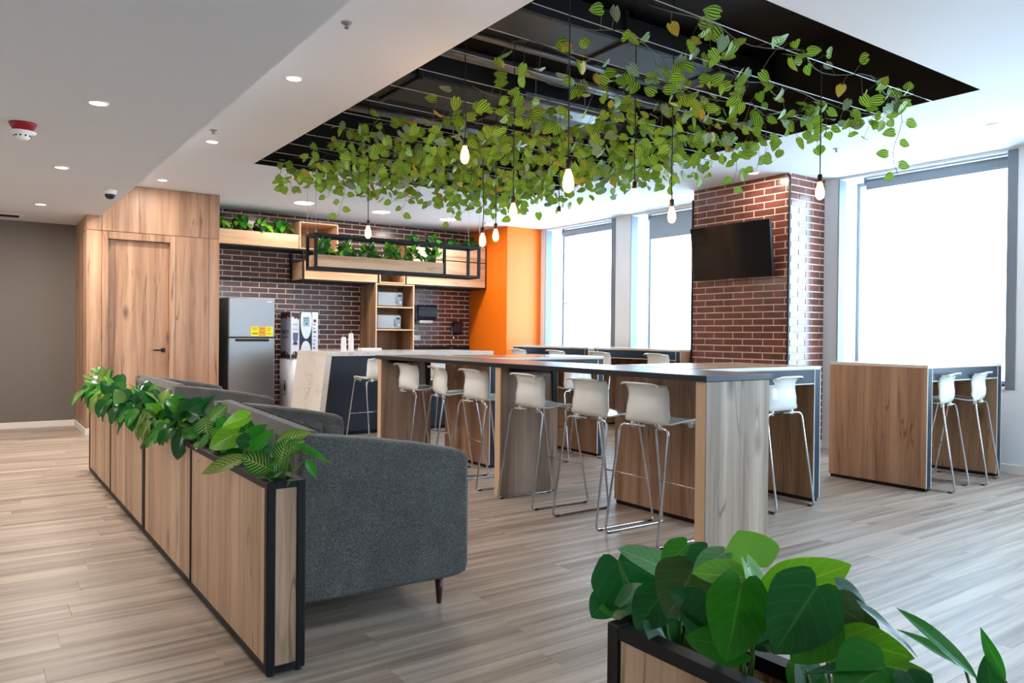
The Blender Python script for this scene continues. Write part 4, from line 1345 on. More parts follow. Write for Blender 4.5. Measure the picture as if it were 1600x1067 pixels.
# ------------------------------------------------------------------ bar stools
def make_stool():
    """faces +X, centre between the feet at the origin"""
    t = thing('bar_stool', 'stool', 'bar stool', (0, 0, 0), 'white bar stools', True)
    # shell: profile in x,z from seat front to the flared top edge, with half width
    P = [(.235, .715, .150), (.225, .74, .168), (.17, .752, .178), (.08, .748, .182), (-.02, .740, .185), (-.09, .732, .188), (-.135, .738, .19), (-.165, .76, .192), (-.18, .795, .192),
         (-.183, .84, .188), (-.178, .88, .182), (-.175, .92, .179), (-.182, .955, .179), (-.20, .985, .18), (-.228, 1.0, .18)]
    n = len(P)
    nu = 12
    def mid(v):
        k = min(int(v * (n - 1)), n - 2); u = v * (n - 1) - k
        a_, b_ = P[k], P[k + 1]
        return [a_[i] + (b_[i] - a_[i]) * u for i in range(3)]
    def surf(u, v, off):
        x, z, w = mid(v)
        s = u * 2 - 1
        x2, z2, _ = mid(min(1, v + .02)); x1, z1, _ = mid(max(0, v - .02))
        tx, tz = x2 - x1, z2 - z1
        L_ = math.hypot(tx, tz) or 1
        nx, nz = tz / L_, -tx / L_                # towards the sitter / up
        # wrap: the rims come forward on the back and rise a little on the seat
        c_ = abs(s) ** 3
        back = min(max((v - .42) / .15, 0), 1)
        top = min(max((v - .93) / .07, 0), 1)
        corner = (1 - .06 * abs(s) ** 6 * top)
        yv = w * s * corner
        dx = c_ * .055 * back * (1 - .6 * top)
        dz = c_ * .012 * (1 - back) - (abs(s) ** 6) * .02 * top
        return (x + dx + nx * off, yv, z + dz + nz * off)
    m = MB()
    nv = 28
    m.grid(lambda u, v: surf(u, v, 0.0), nu, nv)
    k0 = len(m.v)
    m.grid(lambda u, v: surf(u, v, .009), nu, nv)
    N = nu + 1
    for i in range(nu):
        m.f.append((i, i + 1, k0 + i + 1, k0 + i)); m.s.append(False)
        a_ = nv * N + i
        m.f.append((a_, a_ + 1, k0 + a_ + 1, k0 + a_)); m.s.append(False)
    for j in range(nv):
        a_ = j * N
        m.f.append((a_, a_ + N, k0 + a_ + N, k0 + a_)); m.s.append(False)
        a_ = j * N + nu
        m.f.append((a_, a_ + N, k0 + a_ + N, k0 + a_)); m.s.append(False)
    m.build('seat_shell', M['plastic'], t)
    r = .0085
    for s in (-1, 1):
        def arc(p0, p1, p2, k=5):
            p0, p1, p2 = Vector(p0), Vector(p1), Vector(p2)
            return [p0.lerp(p1, i / k).lerp(p1.lerp(p2, i / k), i / k) for i in range(k + 1)]
        rear_top = Vector((-.155, .215 * s, .722)); rear_bot = Vector((-.265, .232 * s, r))
        fr_top = Vector((.15, .195 * s, .725)); fr_bot = Vector((.275, .232 * s, r))
        def toward(a_, b_, d):
            return a_ + (b_ - a_).normalized() * d
        path = [Vector((-.13, .02 * s, .722))]
        path += arc(toward(rear_top, path[0], .05), rear_top, toward(rear_top, rear_bot, .05))
        path += arc(toward(rear_bot, rear_top, .032), rear_bot, toward(rear_bot, fr_bot, .032))
        path += arc(toward(fr_bot, rear_bot, .032), fr_bot, toward(fr_bot, fr_top, .032))
        path += arc(toward(fr_top, fr_bot, .03), fr_top, toward(fr_top, Vector((.15, 0, .725)), .03))
        path += [Vector((.15, .02 * s, .725))]
        MB().tube(path, r, 8).build('sled_leg', M['chrome'], t)
        for x in (-.225, .235):
            MB().cbox(x - .018, .232 * s - .010, 0, x + .018, .232 * s + .010, .012, .003).build('foot_cap', M['rubber'], t)
        for x in (-.13, .15):
            MB().cbox(x - .013, .12 * s - .012, .708, x + .013, .12 * s + .012, .744, .004).build('seat_clip', M['plastic'], t)
    q = .3 / .72
    fx = .275 - (.275 - .15) * q
    MB().tube([(fx, -.218, .3), (fx, .218, .3)], .006, 8).build('footrest', M['chrome'], t)
    return t
stool0 = make_stool()
first = [True]
def stool(x, y, rz, label, sc_=1.0):
    o = stool0 if first[0] else copy_tree(stool0)
    first[0] = False
    o.location = (x, y, 0); o.rotation_euler = (0, 0, rz); o.scale = (sc_, sc_, sc_)
    o['label'] = label
    return o
stool(3.675, 3.50, 0, 'white bar stool at the dark long table beside its near oak leg')
stool(3.67, 4.05, 0, 'white bar stool at the dark long table, second from its near oak leg')
stool(3.67, 4.75, math.radians(-1), 'white bar stool at the dark long table in front of its middle oak leg')
stool(3.69, 5.56, 0, 'white bar stool at the dark long table just beyond its middle oak leg')
stool(3.70, 6.16, math.radians(-14), 'white bar stool turned slightly, between two others beyond the middle leg of the long table')
stool(3.72, 6.86, math.radians(2), 'white bar stool at the dark long table beside its far oak leg')
stool(5.06, 3.70, PI / 2, 'white bar stool under the oak table right behind the long table near end')
stool(6.93, 3.38, PI / 2 + .2, 'white bar stool at the table under the large window, next to its oak side')
stool(7.53, 3.38, PI / 2 + .2, 'white bar stool at the oak table under the large window, next to the wall')
stool(5.22, 6.28, PI / 2, 'white bar stool half hidden behind the middle stool of the dark long table')
stool(4.12, 8.76, PI / 2 + .12, 'white bar stool at the marble counter before its navy front, nearest the sofa')
stool(4.92, 8.70, PI / 2 + .1, 'white bar stool at the marble counter seen between the stools of the long table')
for (x, yy, lab) in ((7.44, 10.1, 'white bar stool at the far window table, the one nearest the orange pier'), (7.44, 9.12, 'white bar stool at the far window table, the one away from the orange pier'),
                     (7.44, 8.12, 'white bar stool at the near window table, left one'), (7.44, 7.02, 'white bar stool at the near window table beside the brick column')):
    stool(x, yy, 0, lab, 1.07)

# ------------------------------------------------------------------ tables
TH = 1.076
t = thing('bar_table', 'long dark topped bar table on three oak legs', 'table', (3.73, 5.1, 0))
MB().cbox(3.425, 2.915, TH - .036, 4.035, 7.28, TH - .002, .003).build('tabletop', M['table_top_edge'], t)
MB().box(3.428, 2.918, TH - .002, 4.032, 7.277, TH).build('top_surface', M['table_top'], t)
for yy in (2.925, 5.0, 7.16):
    lg = MB().cbox(3.44, yy, .012, 4.02, yy + .08, TH - .036, .002).build('leg', M['oak_leg'], t)
    MB().box(3.4385, yy + .004, .014, 3.4402, yy + .076, TH - .037).build('edge_band', M['oak_edge'], lg)
    MB().box(3.46, yy + .01, 0, 4.0, yy + .07, .012).build('plinth', M['black'], lg)
for yy in (5.0, 7.16):
    br = MB()
    br.cbox(3.52, yy - .05, TH - .075, 4.0, yy - .004, TH - .037, .003)
    br.prism([(3.93, TH - .075), (4.0, TH - .075), (4.0, .72), (3.955, .72), (3.95, .98), (3.93, 1.0)], 1, yy - .018, yy - .004)
    br.build('steel_bracket', M['black'], t)

def u_table(label, x0, x1, y0, y1, h, side='-Y', group='oak cabinet style bar tables'):
    """side: the open knee side carrying the navy front"""
    t = thing('cabinet_table', label, 'table', ((x0 + x1) / 2, (y0 + y1) / 2, 0), group)
    lt, tt, ap = .085, .03, .105
    def M2(ax0, ay0, z0, ax1, ay1, z1):
        # (a along the front, b depth) -> world
        if side == '-Y':
            return (x0 + ax0, y0 + ay0, z0, x0 + ax1, y0 + ay1, z1)
        return (x0 + ay0, y0 + ax0, z0, x0 + ay1, y0 + ax1, z1)
    A = (x1 - x0) if side == '-Y' else (y1 - y0)
    D = (y1 - y0) if side == '-Y' else (x1 - x0)
    MB().cbox(*M2(0, 0, h - tt, A, D, h), .002).build('tabletop', M['u_top'], t)
    MB().box(*M2(.001, -.002, h - tt + .006, A - .001, 0, h - .001)).build('top_edge', M['white_edge'], t)
    MB().box(*M2(-.002, .0, h - tt + .006, 0, D, h - .001)).build('top_edge', M['white_edge'], t)
    for a0 in (0, A - lt):
        lg = MB().cbox(*M2(a0, .002, .03, a0 + lt, D, h - tt), .002).build('leg', M['oak'] if a0 == 0 else M['oak_shaded'], t)
        MB().box(*M2(a0 + .008, -.001, .03, a0 + lt - .008, .0025, h - tt - .002)).build('front_strip', M['navy'], lg)
        for e in (a0, a0 + lt - .008):
            MB().box(*M2(e, -.0015, .03, e + .008, .0025, h - tt - .002)).build('edge_band', M['white_edge'], lg)
        MB().box(*M2(a0 + .01, .015, 0, a0 + lt - .01, D - .015, .03)).build('plinth', M['black'], lg)
    MB().box(*M2(lt, .002, h - tt - ap, A - lt, .03, h - tt)).build('apron', M['navy'], t)
    MB().box(*M2(lt, .0, h - tt - ap - .008, A - lt, .032, h - tt - ap)).build('apron_edge', M['white_edge'], t)
    MB().box(*M2(lt, D - .05, h - tt - .4, A - lt, D - .03, h - tt)).build('modesty_panel', M['oak_shaded'], t)
    return t
u_table('oak cabinet style table with navy front right behind the near end of the long table', 4.10, 5.52, 3.54, 4.39, TH)
u_table('oak cabinet style table with navy front behind the middle of the long table', 4.12, 5.60, 6.18, 7.03, TH)
u_table('oak cabinet style table with tall oak side under the large window', 6.60, 8.0, 3.24, 4.14, TH)
u_table('tall oak window table with navy front beside the orange pier', 7.4, 8.15, 8.50, 10.4, 1.13, '-X')
u_table('tall oak window table with navy front ending at the brick column', 7.4, 8.15, 6.72, 8.38, 1.13, '-X')

# ------------------------------------------------------------------ kitchen counter
t = thing('kitchen_counter', 'marble topped kitchen counter with slanted waterfall end and navy front', 'counter', (4.85, 9.6, 0))
PT = 1.065
MB().cbox(3.62, 9.10, PT - .055, 6.13, 10.12, PT, .003).build('worktop', M['marble'], t)
MB().prism([(3.50, 0), (3.575, 0), (3.695, PT - .055), (3.62, PT - .055)], 1, 9.10, 10.12).build('waterfall_end', M['marble'], t)
MB().prism([(3.58, .05), (6.05, .05), (6.05, PT - .055), (3.70, PT - .055)], 1, 9.16, 9.20).build('front_panel', M['navy_front'], t)
MB().box(3.7, 9.2, 0, 6.05, 9.9, .05).build('plinth', M['black'], t)
MB().box(3.72, 9.2, .05, 6.05, 10.0, PT - .055).build('carcass', M['navy_front'], t)
MB().cbox(6.075, 9.10, 0, 6.13, 10.12, PT - .055, .002).build('end_panel', M['white_edge'], t)

cup = MB().lathe([(.027, 0), (.028, .002), (.037, .092), (.039, .095), (.036, .095), (.035, .09), (.026, .006)], 16).mesh('paper_cup', M['paper'])
for (x, yy, n, lab) in ((4.18, 9.88, 6, 'white paper cup in the shorter stack on the marble counter'), (4.33, 9.98, 9, 'white paper cup in the taller stack on the marble counter')):
    for k in range(n):
        o = bpy.data.objects.new('paper_cup', cup)
        col.objects.link(o)
        o.location = (x, yy, PT + .096 + k * .0175)
        o.rotation_euler = (PI, 0, 0)
        tag(o, lab.replace('cup in', 'cup, %s from the bottom of' % ORD[k]).replace('of the', 'of the'), 'cup', lab.replace('cup in', 'cups in'))
t = thing('napkin_tray', 'small white tray lying beside the cup stacks on the marble counter', 'tray', (4.62, 10.0, PT))
m = MB().cbox(4.48, 9.94, PT, 4.78, 10.09, PT + .012, .003)
m.box(4.48, 9.94, PT + .012, 4.485, 10.09, PT + .03).box(4.775, 9.94, PT + .012, 4.78, 10.09, PT + .03).box(4.485, 9.94, PT + .012, 4.775, 9.945, PT + .03).box(4.485, 10.085, PT + .012, 4.775, 10.09, PT + .03)
m.build('tray_body', M['paper'], t)
MB().cbox(4.52, 9.96, PT + .012, 4.74, 10.07, PT + .028, .003).build('napkins', M['paper'], t)

# rear counter under the wall boxes
t = thing('sink_counter', 'dark worktop along the brick wall beside the orange pier', 'counter', (6.78, 11.6, 0))
MB().cbox(6.06, 11.4, .97, 7.505, BY - .02, 1.01, .003).build('worktop', M['black'], t)
MB().box(6.06, BY - .035, 1.01, 7.505, BY - .016, 1.085).build('backsplash', M['black'], t)
MB().box(6.06, 11.45, .08, 7.505, BY - .04, .97).build('carcass', M['navy_front'], t)
MB().box(6.08, 11.5, 0, 7.5, BY - .06, .08).build('plinth', M['black'], t)
t = thing('tap', 'slim chrome tap at the back of the dark sink worktop', 'tap', (6.98, 11.75, 1.01))
MB().lathe([(.024, 0), (.024, .012), (.014, .02)], 14, (6.98, 11.75, 1.01)).build('tap_base', M['chrome'], t)
MB().tube([(6.98, 11.75, 1.02), (6.98, 11.75, 1.2), (6.98, 11.74, 1.24), (6.98, 11.71, 1.262), (6.98, 11.66, 1.262), (6.98, 11.63, 1.24), (6.98, 11.625, 1.2)], .011, 10).build('spout', M['chrome'], t)
MB().cbox(6.99, 11.742, 1.05, 7.04, 11.758, 1.062, .003).build('lever', M['chrome'], t)

# ------------------------------------------------------------------ fridge
t = thing('fridge', 'steel two door fridge with a yellow energy label against the brick wall', 'fridge', (3.35, 11.55, 0))
FX0, FX1, FY = 3.02, 3.685, 11.25
MB().cbox(FX0, FY + .055, .04, FX1, 11.92, 1.80, .006).build('body', M['fridge_side'], t)
fz = MB().cbox(FX0, FY, 1.228, FX1, FY + .05, 1.80, .012).build('freezer_door', M['fridge'], t)
rd = MB().cbox(FX0, FY, .07, FX1, FY + .05, 1.215, .012).build('fridge_door', M['fridge'], t)
MB().box(FX0 + .09, FY - .003, 1.168, FX1 - .09, FY + .002, 1.206).build('handle_recess', M['dark_hole'], rd)
lb = MB().box(FX0 + .31, FY - .003, 1.245, FX1 - .035, FY - .001, 1.385).build('energy_label', M['yellow'], fz)
MB().box(FX0 + .425, FY - .0045, 1.247, FX0 + .525, FY - .003, 1.383).build('label_block', M['amber'], fz)
ln = MB()
for (xa, xb, zz) in ((.33, .41, 1.36), (.33, .40, 1.335), (.33, .415, 1.29), (.33, .41, 1.275), (.54, .61, 1.36), (.54, .60, 1.33), (.54, .61, 1.28), (.44, .51, 1.35), (.44, .5, 1.3)):
    ln.box(FX0 + xa, FY - .0055, zz, FX0 + xb, FY - .0046, zz + .006)
ln.build('label_print', M['coffee_brown'], fz)
MB().box(FX1 - .12, FY - .002, 1.745, FX1 - .05, FY, 1.755).build('maker_badge', M['paper'], fz)
for (x, yy) in ((FX0 + .05, FY + .1), (FX1 - .05, FY + .1), (FX0 + .05, 11.86), (FX1 - .05, 11.86)):
    MB().lathe([(.018, 0), (.018, .03), (.012, .042)], 10, (x, yy, 0)).build('foot', M['rubber'], t)

# ------------------------------------------------------------------ coffee machine on its cabinet
KX0, KX1, KY0, KY1 = 3.905, 4.325, 11.2, 11.66
t = thing('machine_cabinet', 'white rounded cabinet with a dark round emblem under the coffee machine', 'cabinet', (4.1, 11.4, 0))
def rbox(x0, x1, y0, y1, z0, z1, r, n=6):
    poly = []
    for (cx, cy, a0) in ((x0 + r, y0 + r, PI), (x1 - r, y0 + r, 1.5 * PI), (x1 - .01, y1 - .01, 0), (x0 + .01, y1 - .01, .5 * PI)):
        rr = r if cy < (y0 + y1) / 2 else .01
        for i in range(n + 1):
            aa = a0 + (PI / 2) * i / n
            poly.append((cx + rr * math.cos(aa), cy + rr * math.sin(aa)))
    m = MB(); k = len(poly)
    m.add([(p[0], p[1], z0) for p in poly] + [(p[0], p[1], z1) for p in poly], [(i, (i + 1) % k, (i + 1) % k + k, i + k) for i in range(k)], True)
    m.f.append(tuple(range(k))[::-1]); m.s.append(False); m.f.append(tuple(range(k, 2 * k))); m.s.append(False)
    return m
rbox(KX0 - .012, KX1 + .01, KY0 - .01, KY1, .02, .90, .1).build('body', M['machine_white'], t)
MB().box(KX0 + .02, KY0 + .04, 0, KX1 - .02, KY1 - .02, .02).build('plinth', M['black'], t)
em = MB()
for k in range(18):
    aa = 2 * PI * k / 18
    yy, zz = KY0 + .22 + .085 * math.cos(aa), .47 + .105 * math.sin(aa)
    em.box(KX0 - .0145, yy - .008, zz - .008, KX0 - .0115, yy + .008, zz + .008)
em.prism([(KY0 + .19, .42), (KY0 + .25, .42), (KY0 + .262, .49), (KY0 + .235, .545), (KY0 + .205, .545), (KY0 + .178, .49)], 0, KX0 - .0145, KX0 - .0115)
em.build('emblem', M['navy'], t)
t = thing('coffee_machine', 'coffee vending machine with brown bean prints and black dispensing front', 'coffee machine', (4.1, 11.4, .9))
MB().cbox(KX0, KY0 + .02, .905, KX1, KY1, 1.615, .004).build('body', M['machine_lilac'], t)
# left flank and front: bean borders, pale labels, black centre
def beans(xa, ya, xb, yb, z0, up):
    m = MB()
    rg2 = random.Random(int(z0 * 100))
    n = 9
    for k in range(n):
        u0, u1 = k / n, (k + 1) / n
        hh = rg2.uniform(.05, .115)
        if abs(xa - xb) < 1e-6:
            m.box(xa - .003, ya + (yb - ya) * u0, z0 if up else z0 - hh, xa + .001, ya + (yb - ya) * u1, z0 + hh if up else z0)
        else:
            m.box(xa + (xb - xa) * u0, ya - .003, z0 if up else z0 - hh, xa + (xb - xa) * u1, ya + .001, z0 + hh if up else z0)
    return m
beans(KX0, KY0 + .03, KX0, KY1 - .01, .915, True).build('bean_print', M['coffee_brown'], t)
beans(KX0, KY0 + .03, KX0, KY1 - .01, 1.612, False).build('bean_print', M['coffee_brown'], t)
ink = MB()
rg3 = random.Random(5)
for (zz, n, hgt) in ((1.29, 8, .05), (1.22, 6, .025)):
    for k in range(n):
        y0 = KY0 + .1 + .3 * k / n
        ink.box(KX0 - .003, y0, zz, KX0, y0 + .3 / n * .35, zz + hgt)
        ink.box(KX0 - .003, y0, zz + rg3.choice((0, hgt * .4, hgt * .8)), KX0, y0 + .3 / n * .75, zz + hgt * .2 + rg3.choice((0, hgt * .4, hgt * .75)))
ink.build('flank_print', M['coffee_ink'], t)
ft = MB().cbox(KX0 + .002, KY0, .905, KX0 + .13, KY0 + .02, 1.61, .003).build('front_left', M['machine_white'], t)
beans(KX0 + .006, KY0, KX0 + .126, KY0, .915, True).build('bean_print', M['coffee_brown'], ft)
beans(KX0 + .006, KY0, KX0 + .126, KY0, 1.605, False).build('bean_print', M['coffee_brown'], ft)
m = MB()
m.prism([(KX0 + .03, 1.30), (KX0 + .11, 1.30), (KX0 + .105, 1.2), (KX0 + .08, 1.15), (KX0 + .055, 1.15), (KX0 + .034, 1.2)], 1, KY0 - .003, KY0)
m.box(KX0 + .03, KY0 - .003, 1.35, KX0 + .11, KY0, 1.357).box(KX0 + .03, KY0 - .003, 1.42, KX0 + .1, KY0, 1.43)
m.build('cup_print', M['coffee_ink'], ft)
MB().box(KX0 + .035, KY0 - .004, 1.12, KX0 + .1, KY0, 1.16).build('brown_print', M['coffee_brown'], ft)  # brown block printed below the cup
MB().cbox(KX0 + .13, KY0 + .003, .905, KX0 + .325, KY0 + .02, 1.61, .002).build('front_black', M['machine_black'], t)
def oval(cx, cz, rx, rz, top_flat=None, bottom_flat=None):
    out = []
    for k in range(28):
        aa = 2 * PI * k / 28
        z = cz + rz * math.sin(aa)
        if top_flat is not None: z = min(z, top_flat)
        if bottom_flat is not None: z = max(z, bottom_flat)
        out.append((cx + rx * math.cos(aa), z))
    return out
cxm = KX0 + .228
MB().prism(oval(cxm, 1.47, .085, .26, 1.605), 1, KY0 - .022, KY0 + .004).build('dispenser_head', M['machine_white'], t)
MB().cbox(cxm - .05, KY0 - .026, 1.40, cxm + .05, KY0 - .021, 1.545, .002).build('display', M['screen_grey'], t)
m = MB()
for (xa, zz) in ((-.03, 1.51), (-.01, 1.51), (.012, 1.51), (-.03, 1.475), (.012, 1.475)):
    m.box(cxm + xa, KY0 - .0285, zz, cxm + xa + .013, KY0 - .0262, zz + .015)
m.box(cxm - .01, KY0 - .0285, 1.425, cxm + .012, KY0 - .0262, 1.45)
m.build('display_print', M['navy'], t)
MB().prism(oval(cxm, .99, .082, .19, None, .93), 1, KY0 - .012, KY0 + .004).build('cup_bay', M['machine_white'], t)
MB().cbox(cxm - .055, KY0 - .05, .925, cxm + .055, KY0 + .002, .955, .004).build('drip_tray', M['smoke_plastic'], t)
fr = MB().cbox(KX0 + .325, KY0, .905, KX1, KY0 + .02, 1.61, .003).build('front_right', M['machine_white'], t)
m = MB()
for k in range(9):
    zz = 1.0 + k * .06
    m.box(KX0 + .345, KY0 - .003, zz, KX0 + .345 + rg3.uniform(.02, .05), KY0, zz + rg3.uniform(.012, .03))
m.build('side_print', M['coffee_ink'], fr)
MB().box(KX0 + .35, KY0 - .003, 1.46, KX0 + .39, KY0, 1.5).build('red_print', M['red_ink'], fr)

# ------------------------------------------------------------------ tall shelf with microwaves
t = thing('tall_shelf', 'tall open oak shelf holding two microwaves', 'shelf', (5.7, 11.65, 0))
SX0, SX1, SY, SZ = 5.35, 6.05, 11.36, 2.115
MB().cbox(SX0, SY, 0, SX0 + .022, BY - .02, SZ, .001).build('side_panel', M['oak_shaded'], t)
MB().cbox(SX1 - .022, SY, 0, SX1, BY - .02, SZ, .001).build('side_panel', M['oak_shaded'], t)
MB().box(SX0 + .022, BY - .035, .05, SX1 - .022, BY - .02, SZ - .022).build('back_panel', M['oak_shaded'], t)
for zz in (.05, .95, 1.352, 1.722, SZ - .022):
    sh = MB().cbox(SX0 + .022, SY, zz, SX1 - .022, BY - .035, zz + .022, .001).build('shelf_board', M['oak_x'], t)
for x in (SX0, SX1 - .022):
    MB().box(x, SY - .002, 0, x + .022, SY, SZ).build('edge_band', M['oak_edge'], t)
def microwave(label, x0, z0, w, h):
    t = thing('microwave', label, 'microwave', (x0 + w / 2, 11.6, z0))
    MB().cbox(x0, SY + .03, z0 + .008, x0 + w, 11.75, z0 + h, .006).build('case', M['microwave'], t)
    d = MB().cbox(x0 + .006, SY + .015, z0 + .014, x0 + w * .76, SY + .032, z0 + h - .006, .004).build('door', M['microwave_door'], t)
    MB().tube([(x0 + w * .72, SY + .0, z0 + .05), (x0 + w * .72, SY + .0, z0 + h - .05)], .005, 8).build('handle', M['microwave'], d)
    MB().cbox(x0 + w * .77, SY + .017, z0 + .014, x0 + w - .006, SY + .032, z0 + h - .006, .003).build('control_panel', M['microwave_door'], t)
    MB().box(x0 + w * .8, SY + .014, z0 + h - .07, x0 + w - .03, SY + .017, z0 + h - .04).build('clock_display', M['machine_black'], t)
    MB().lathe([(.02, 0), (.02, .012)], 16).build('dial', M['chrome'], t, loc=(0, 0, 0)).matrix_local = Matrix.Translation(Vector((x0 + w * .88, SY + .017, z0 + .07)) - Vector(t.location)) @ Matrix.Rotation(PI / 2, 4, 'X')
    for x in (x0 + .04, x0 + w - .04):
        MB().box(x - .012, SY + .06, z0, x + .012, SY + .09, z0 + .008).build('foot', M['rubber'], t)
microwave('silver mirrored microwave on the upper shelf of the tall oak shelf', SX0 + .04, 1.744, .46, .235)
microwave('silver microwave on the lower shelf of the tall oak shelf', SX0 + .03, 1.374, .44, .23)

# ------------------------------------------------------------------ wall boxes and shelves
KY = 11.40
SHB = BY - .02
def trough(name, label, x0, x1, y0, y1, z0, z1, mat='oak_x', wall=.018, fillz=None):
    t = thing(name, label, 'planter', ((x0 + x1) / 2, (y0 + y1) / 2, z0))
    MB().cbox(x0, y0, z0, x1, y0 + wall, z1, .0015).build('front_board', M[mat], t)
    MB().cbox(x0, y1 - wall, z0, x1, y1, z1, .0015).build('rear_board', M[mat], t)
    MB().cbox(x0, y0 + wall, z0, x0 + wall, y1 - wall, z1, .0015).build('end_board', M[mat], t)
    MB().cbox(x1 - wall, y0 + wall, z0, x1, y1 - wall, z1, .0015).build('end_board', M[mat], t)
    MB().box(x0 + wall, y0 + wall, z0, x1 - wall, y1 - wall, z1 - .03).build('soil_fill', M['soil'], t)
    return t
# steel shelves carrying the boxes
t = thing('steel_shelf', 'upper black steel shelf under the left planter on the brick wall', 'shelf', (3.9, 11.7, 2.56))
MB().cbox(2.78, KY, 2.555, 5.2, BY - .014, 2.578, .003).build('shelf_board', M['black'], t)
MB().cbox(4.14, BY - .05, 2.15, 4.175, BY - .014, 2.555, .002).build('post', M['black'], t)
t = thing('steel_shelf', 'lower black steel shelf along the brick wall under the oak boxes', 'shelf', (5.1, 11.7, 2.1))
MB().cbox(2.78, BY - .05, 2.10, 4.17, BY - .014, 2.125, .003).build('wall_rail', M['black'], t)
MB().cbox(4.17, KY - .004, 2.10, 7.505, BY - .014, 2.125, .003).build('shelf_board', M['black'], t)
MB().cbox(4.155, KY - .004, 2.10, 4.175, KY + .03, 2.58, .002).build('post', M['black'], t)
MB().cbox(5.405, KY - .004, 2.125, 5.43, KY + .03, 2.42, .002).build('post', M['black'], t)
MB().cbox(5.905, KY - .004, 2.125, 5.925, KY + .03, 2.86, .002).build('post', M['black'], t)
MB().cbox(7.485, KY - .004, 2.125, 7.505, KY + .03, 2.86, .002).build('post', M['black'], t)
trough('oak_trough', 'upper left oak planter on the brick wall next to the oak door wall', 2.785, 4.085, KY, SHB, 2.58, 2.79)
t = thing('wall_cubby', 'open square oak cubby on the upper steel shelf', 'cubby', (4.41, 11.65, 2.58))
for b in ((4.10, KY, 2.58, 4.72, SHB, 2.6), (4.10, KY, 2.98, 4.72, SHB, 3.0), (4.10, KY, 2.6, 4.12, SHB, 2.98), (4.70, KY, 2.6, 4.72, SHB, 2.98)):
    MB().cbox(*b, .001).build('board', M['oak_x'], t)
MB().box(4.12, SHB - .015, 2.6, 4.70, SHB, 2.98).build('back_board', M['oak_shaded'], t)
trough('oak_trough', 'lower oak planter on the brick wall below the hanging frame', 4.18, 5.40, KY, SHB, 2.127, 2.40)
t = thing('wall_cubby', 'small open oak cubby directly above the tall shelf', 'cubby', (5.67, 11.65, 2.127))
for b in ((5.435, KY, 2.127, 5.9, SHB, 2.145), (5.435, KY, 2.38, 5.9, SHB, 2.4), (5.435, KY, 2.145, 5.455, SHB, 2.38), (5.88, KY, 2.145, 5.9, SHB, 2.38)):
    MB().cbox(*b, .001).build('board', M['oak_x'], t)
MB().box(5.455, SHB - .015, 2.145, 5.88, SHB, 2.38).build('back_board', M['oak_shaded'], t)
t = thing('flap_cabinet', 'wide oak wall box with two rows of flaps beside the orange pier', 'cabinet', (6.7, 11.65, 2.127))
MB().box(5.93, KY + .018, 2.127, 7.482, SHB, 2.555).build('body', M['oak_shaded'], t)
MB().cbox(5.928, KY, 2.13, 7.484, KY + .017, 2.556, .001).build('flap', M['oak_x'], t)
MB().box(5.93, KY + .002, 2.556, 7.482, SHB, 2.574).build('steel_divider', M['black'], t)
MB().cbox(5.928, KY, 2.574, 7.484, KY + .017, 2.85, .001).build('flap', M['oak_x'], t)
MB().box(5.93, KY + .017, 2.574, 5.945, SHB, 2.84).build('end_board', M['oak_shaded'], t)
MB().box(7.467, KY + .017, 2.574, 7.482, SHB, 2.84).build('end_board', M['oak_shaded'], t)
MB().box(5.945, KY + .017, 2.574, 7.467, SHB, 2.78).build('soil_fill', M['soil'], t)

# hanging frame with planter box
HX0, HX1, HY0, HY1, HZ0, HZ1 = 3.60, 6.12, 9.45, 9.78, 2.12, 2.585
t = thing('hanging_rack', 'black steel frame hung from the ceiling above the marble counter, carrying an oak planter', 'hanging shelf', (4.86, 9.6, HZ0))
b = .036
m = MB()
for x in (HX0, 5.50, HX1 - b):
    for yy in (HY0, HY1 - b):
        m.box(x, yy, HZ0 + b, x + b, yy + b, HZ1 - b)
for zz in (HZ0, HZ1 - b):
    for yy in (HY0, HY1 - b):
        m.cbox(HX0, yy, zz, HX1, yy + b, zz + b, .002)
    for x in (HX0, HX1 - b):
        m.box(x, HY0 + b, zz, x + b, HY1 - b, zz + b)
m.build('frame', M['black'], t)
for zz, nm in ((HZ0, 'deck'),):
    MB().box(HX0 + b, HY0 + b, zz + .006, HX1 - b, HY1 - b, zz + .012).build(nm, M['black'], t)
for x in (HX0 + .014, HX1 - .014):
    for yy in (HY0 + .014, HY1 - .014):
        MB().tube([(x, yy, HZ1), (x, yy, CZ)], .0025, 6).build('hanger_wire', M['wire'], t)
        MB().lathe([(.012, 0), (.012, .03), (.004, .04)], 10, (x, yy, HZ1)).build('wire_clamp', M['alu'], t)
trough('hanging_planter', 'long oak planter box inside the hanging black frame', HX0 + .03, 5.50, HY0 + .006, HY1 - .006, HZ0 + .03, HZ0 + .19, 'oak_x')

SM = [leaf_mesh('small_leaf', M['mid_leaf'], .11, .085, 'heart', .35, .2, .02, 4, 5, 61), leaf_mesh('small_leaf', M['dark_leaf'], .11, .085, 'heart', .5, .2, .02, 4, 5, 62),
      leaf_mesh('small_leaf', M['lime_leaf'], .105, .085, 'heart', .3, .2, .02, 4, 5, 63)]
nm = ['left end of', 'left half of', 'middle of', 'right half of', 'right end of', 'far right corner of']
for k in range(4):
    plant('leafy green plant at the %s the upper left wall planter' % ('oak wall end of', 'left middle of', 'right middle of', 'cubby end of')[k], (2.95 + .31 * k, 11.58, 2.80), SM, 22, .18, .17, 1.1, 400 + k, (0, -.05), 'plant', 'plants in the upper wall planter', 0, upright=.8)
for k in range(6):
    plant('leafy green plant at the %s the long hanging planter' % nm[k], (3.76 + .325 * k, 9.6, HZ0 + .21), SM, 22, .17, .14, 1.1, 420 + k, (0, -.03), 'plant', 'plants in the hanging planter', 0, upright=.8)
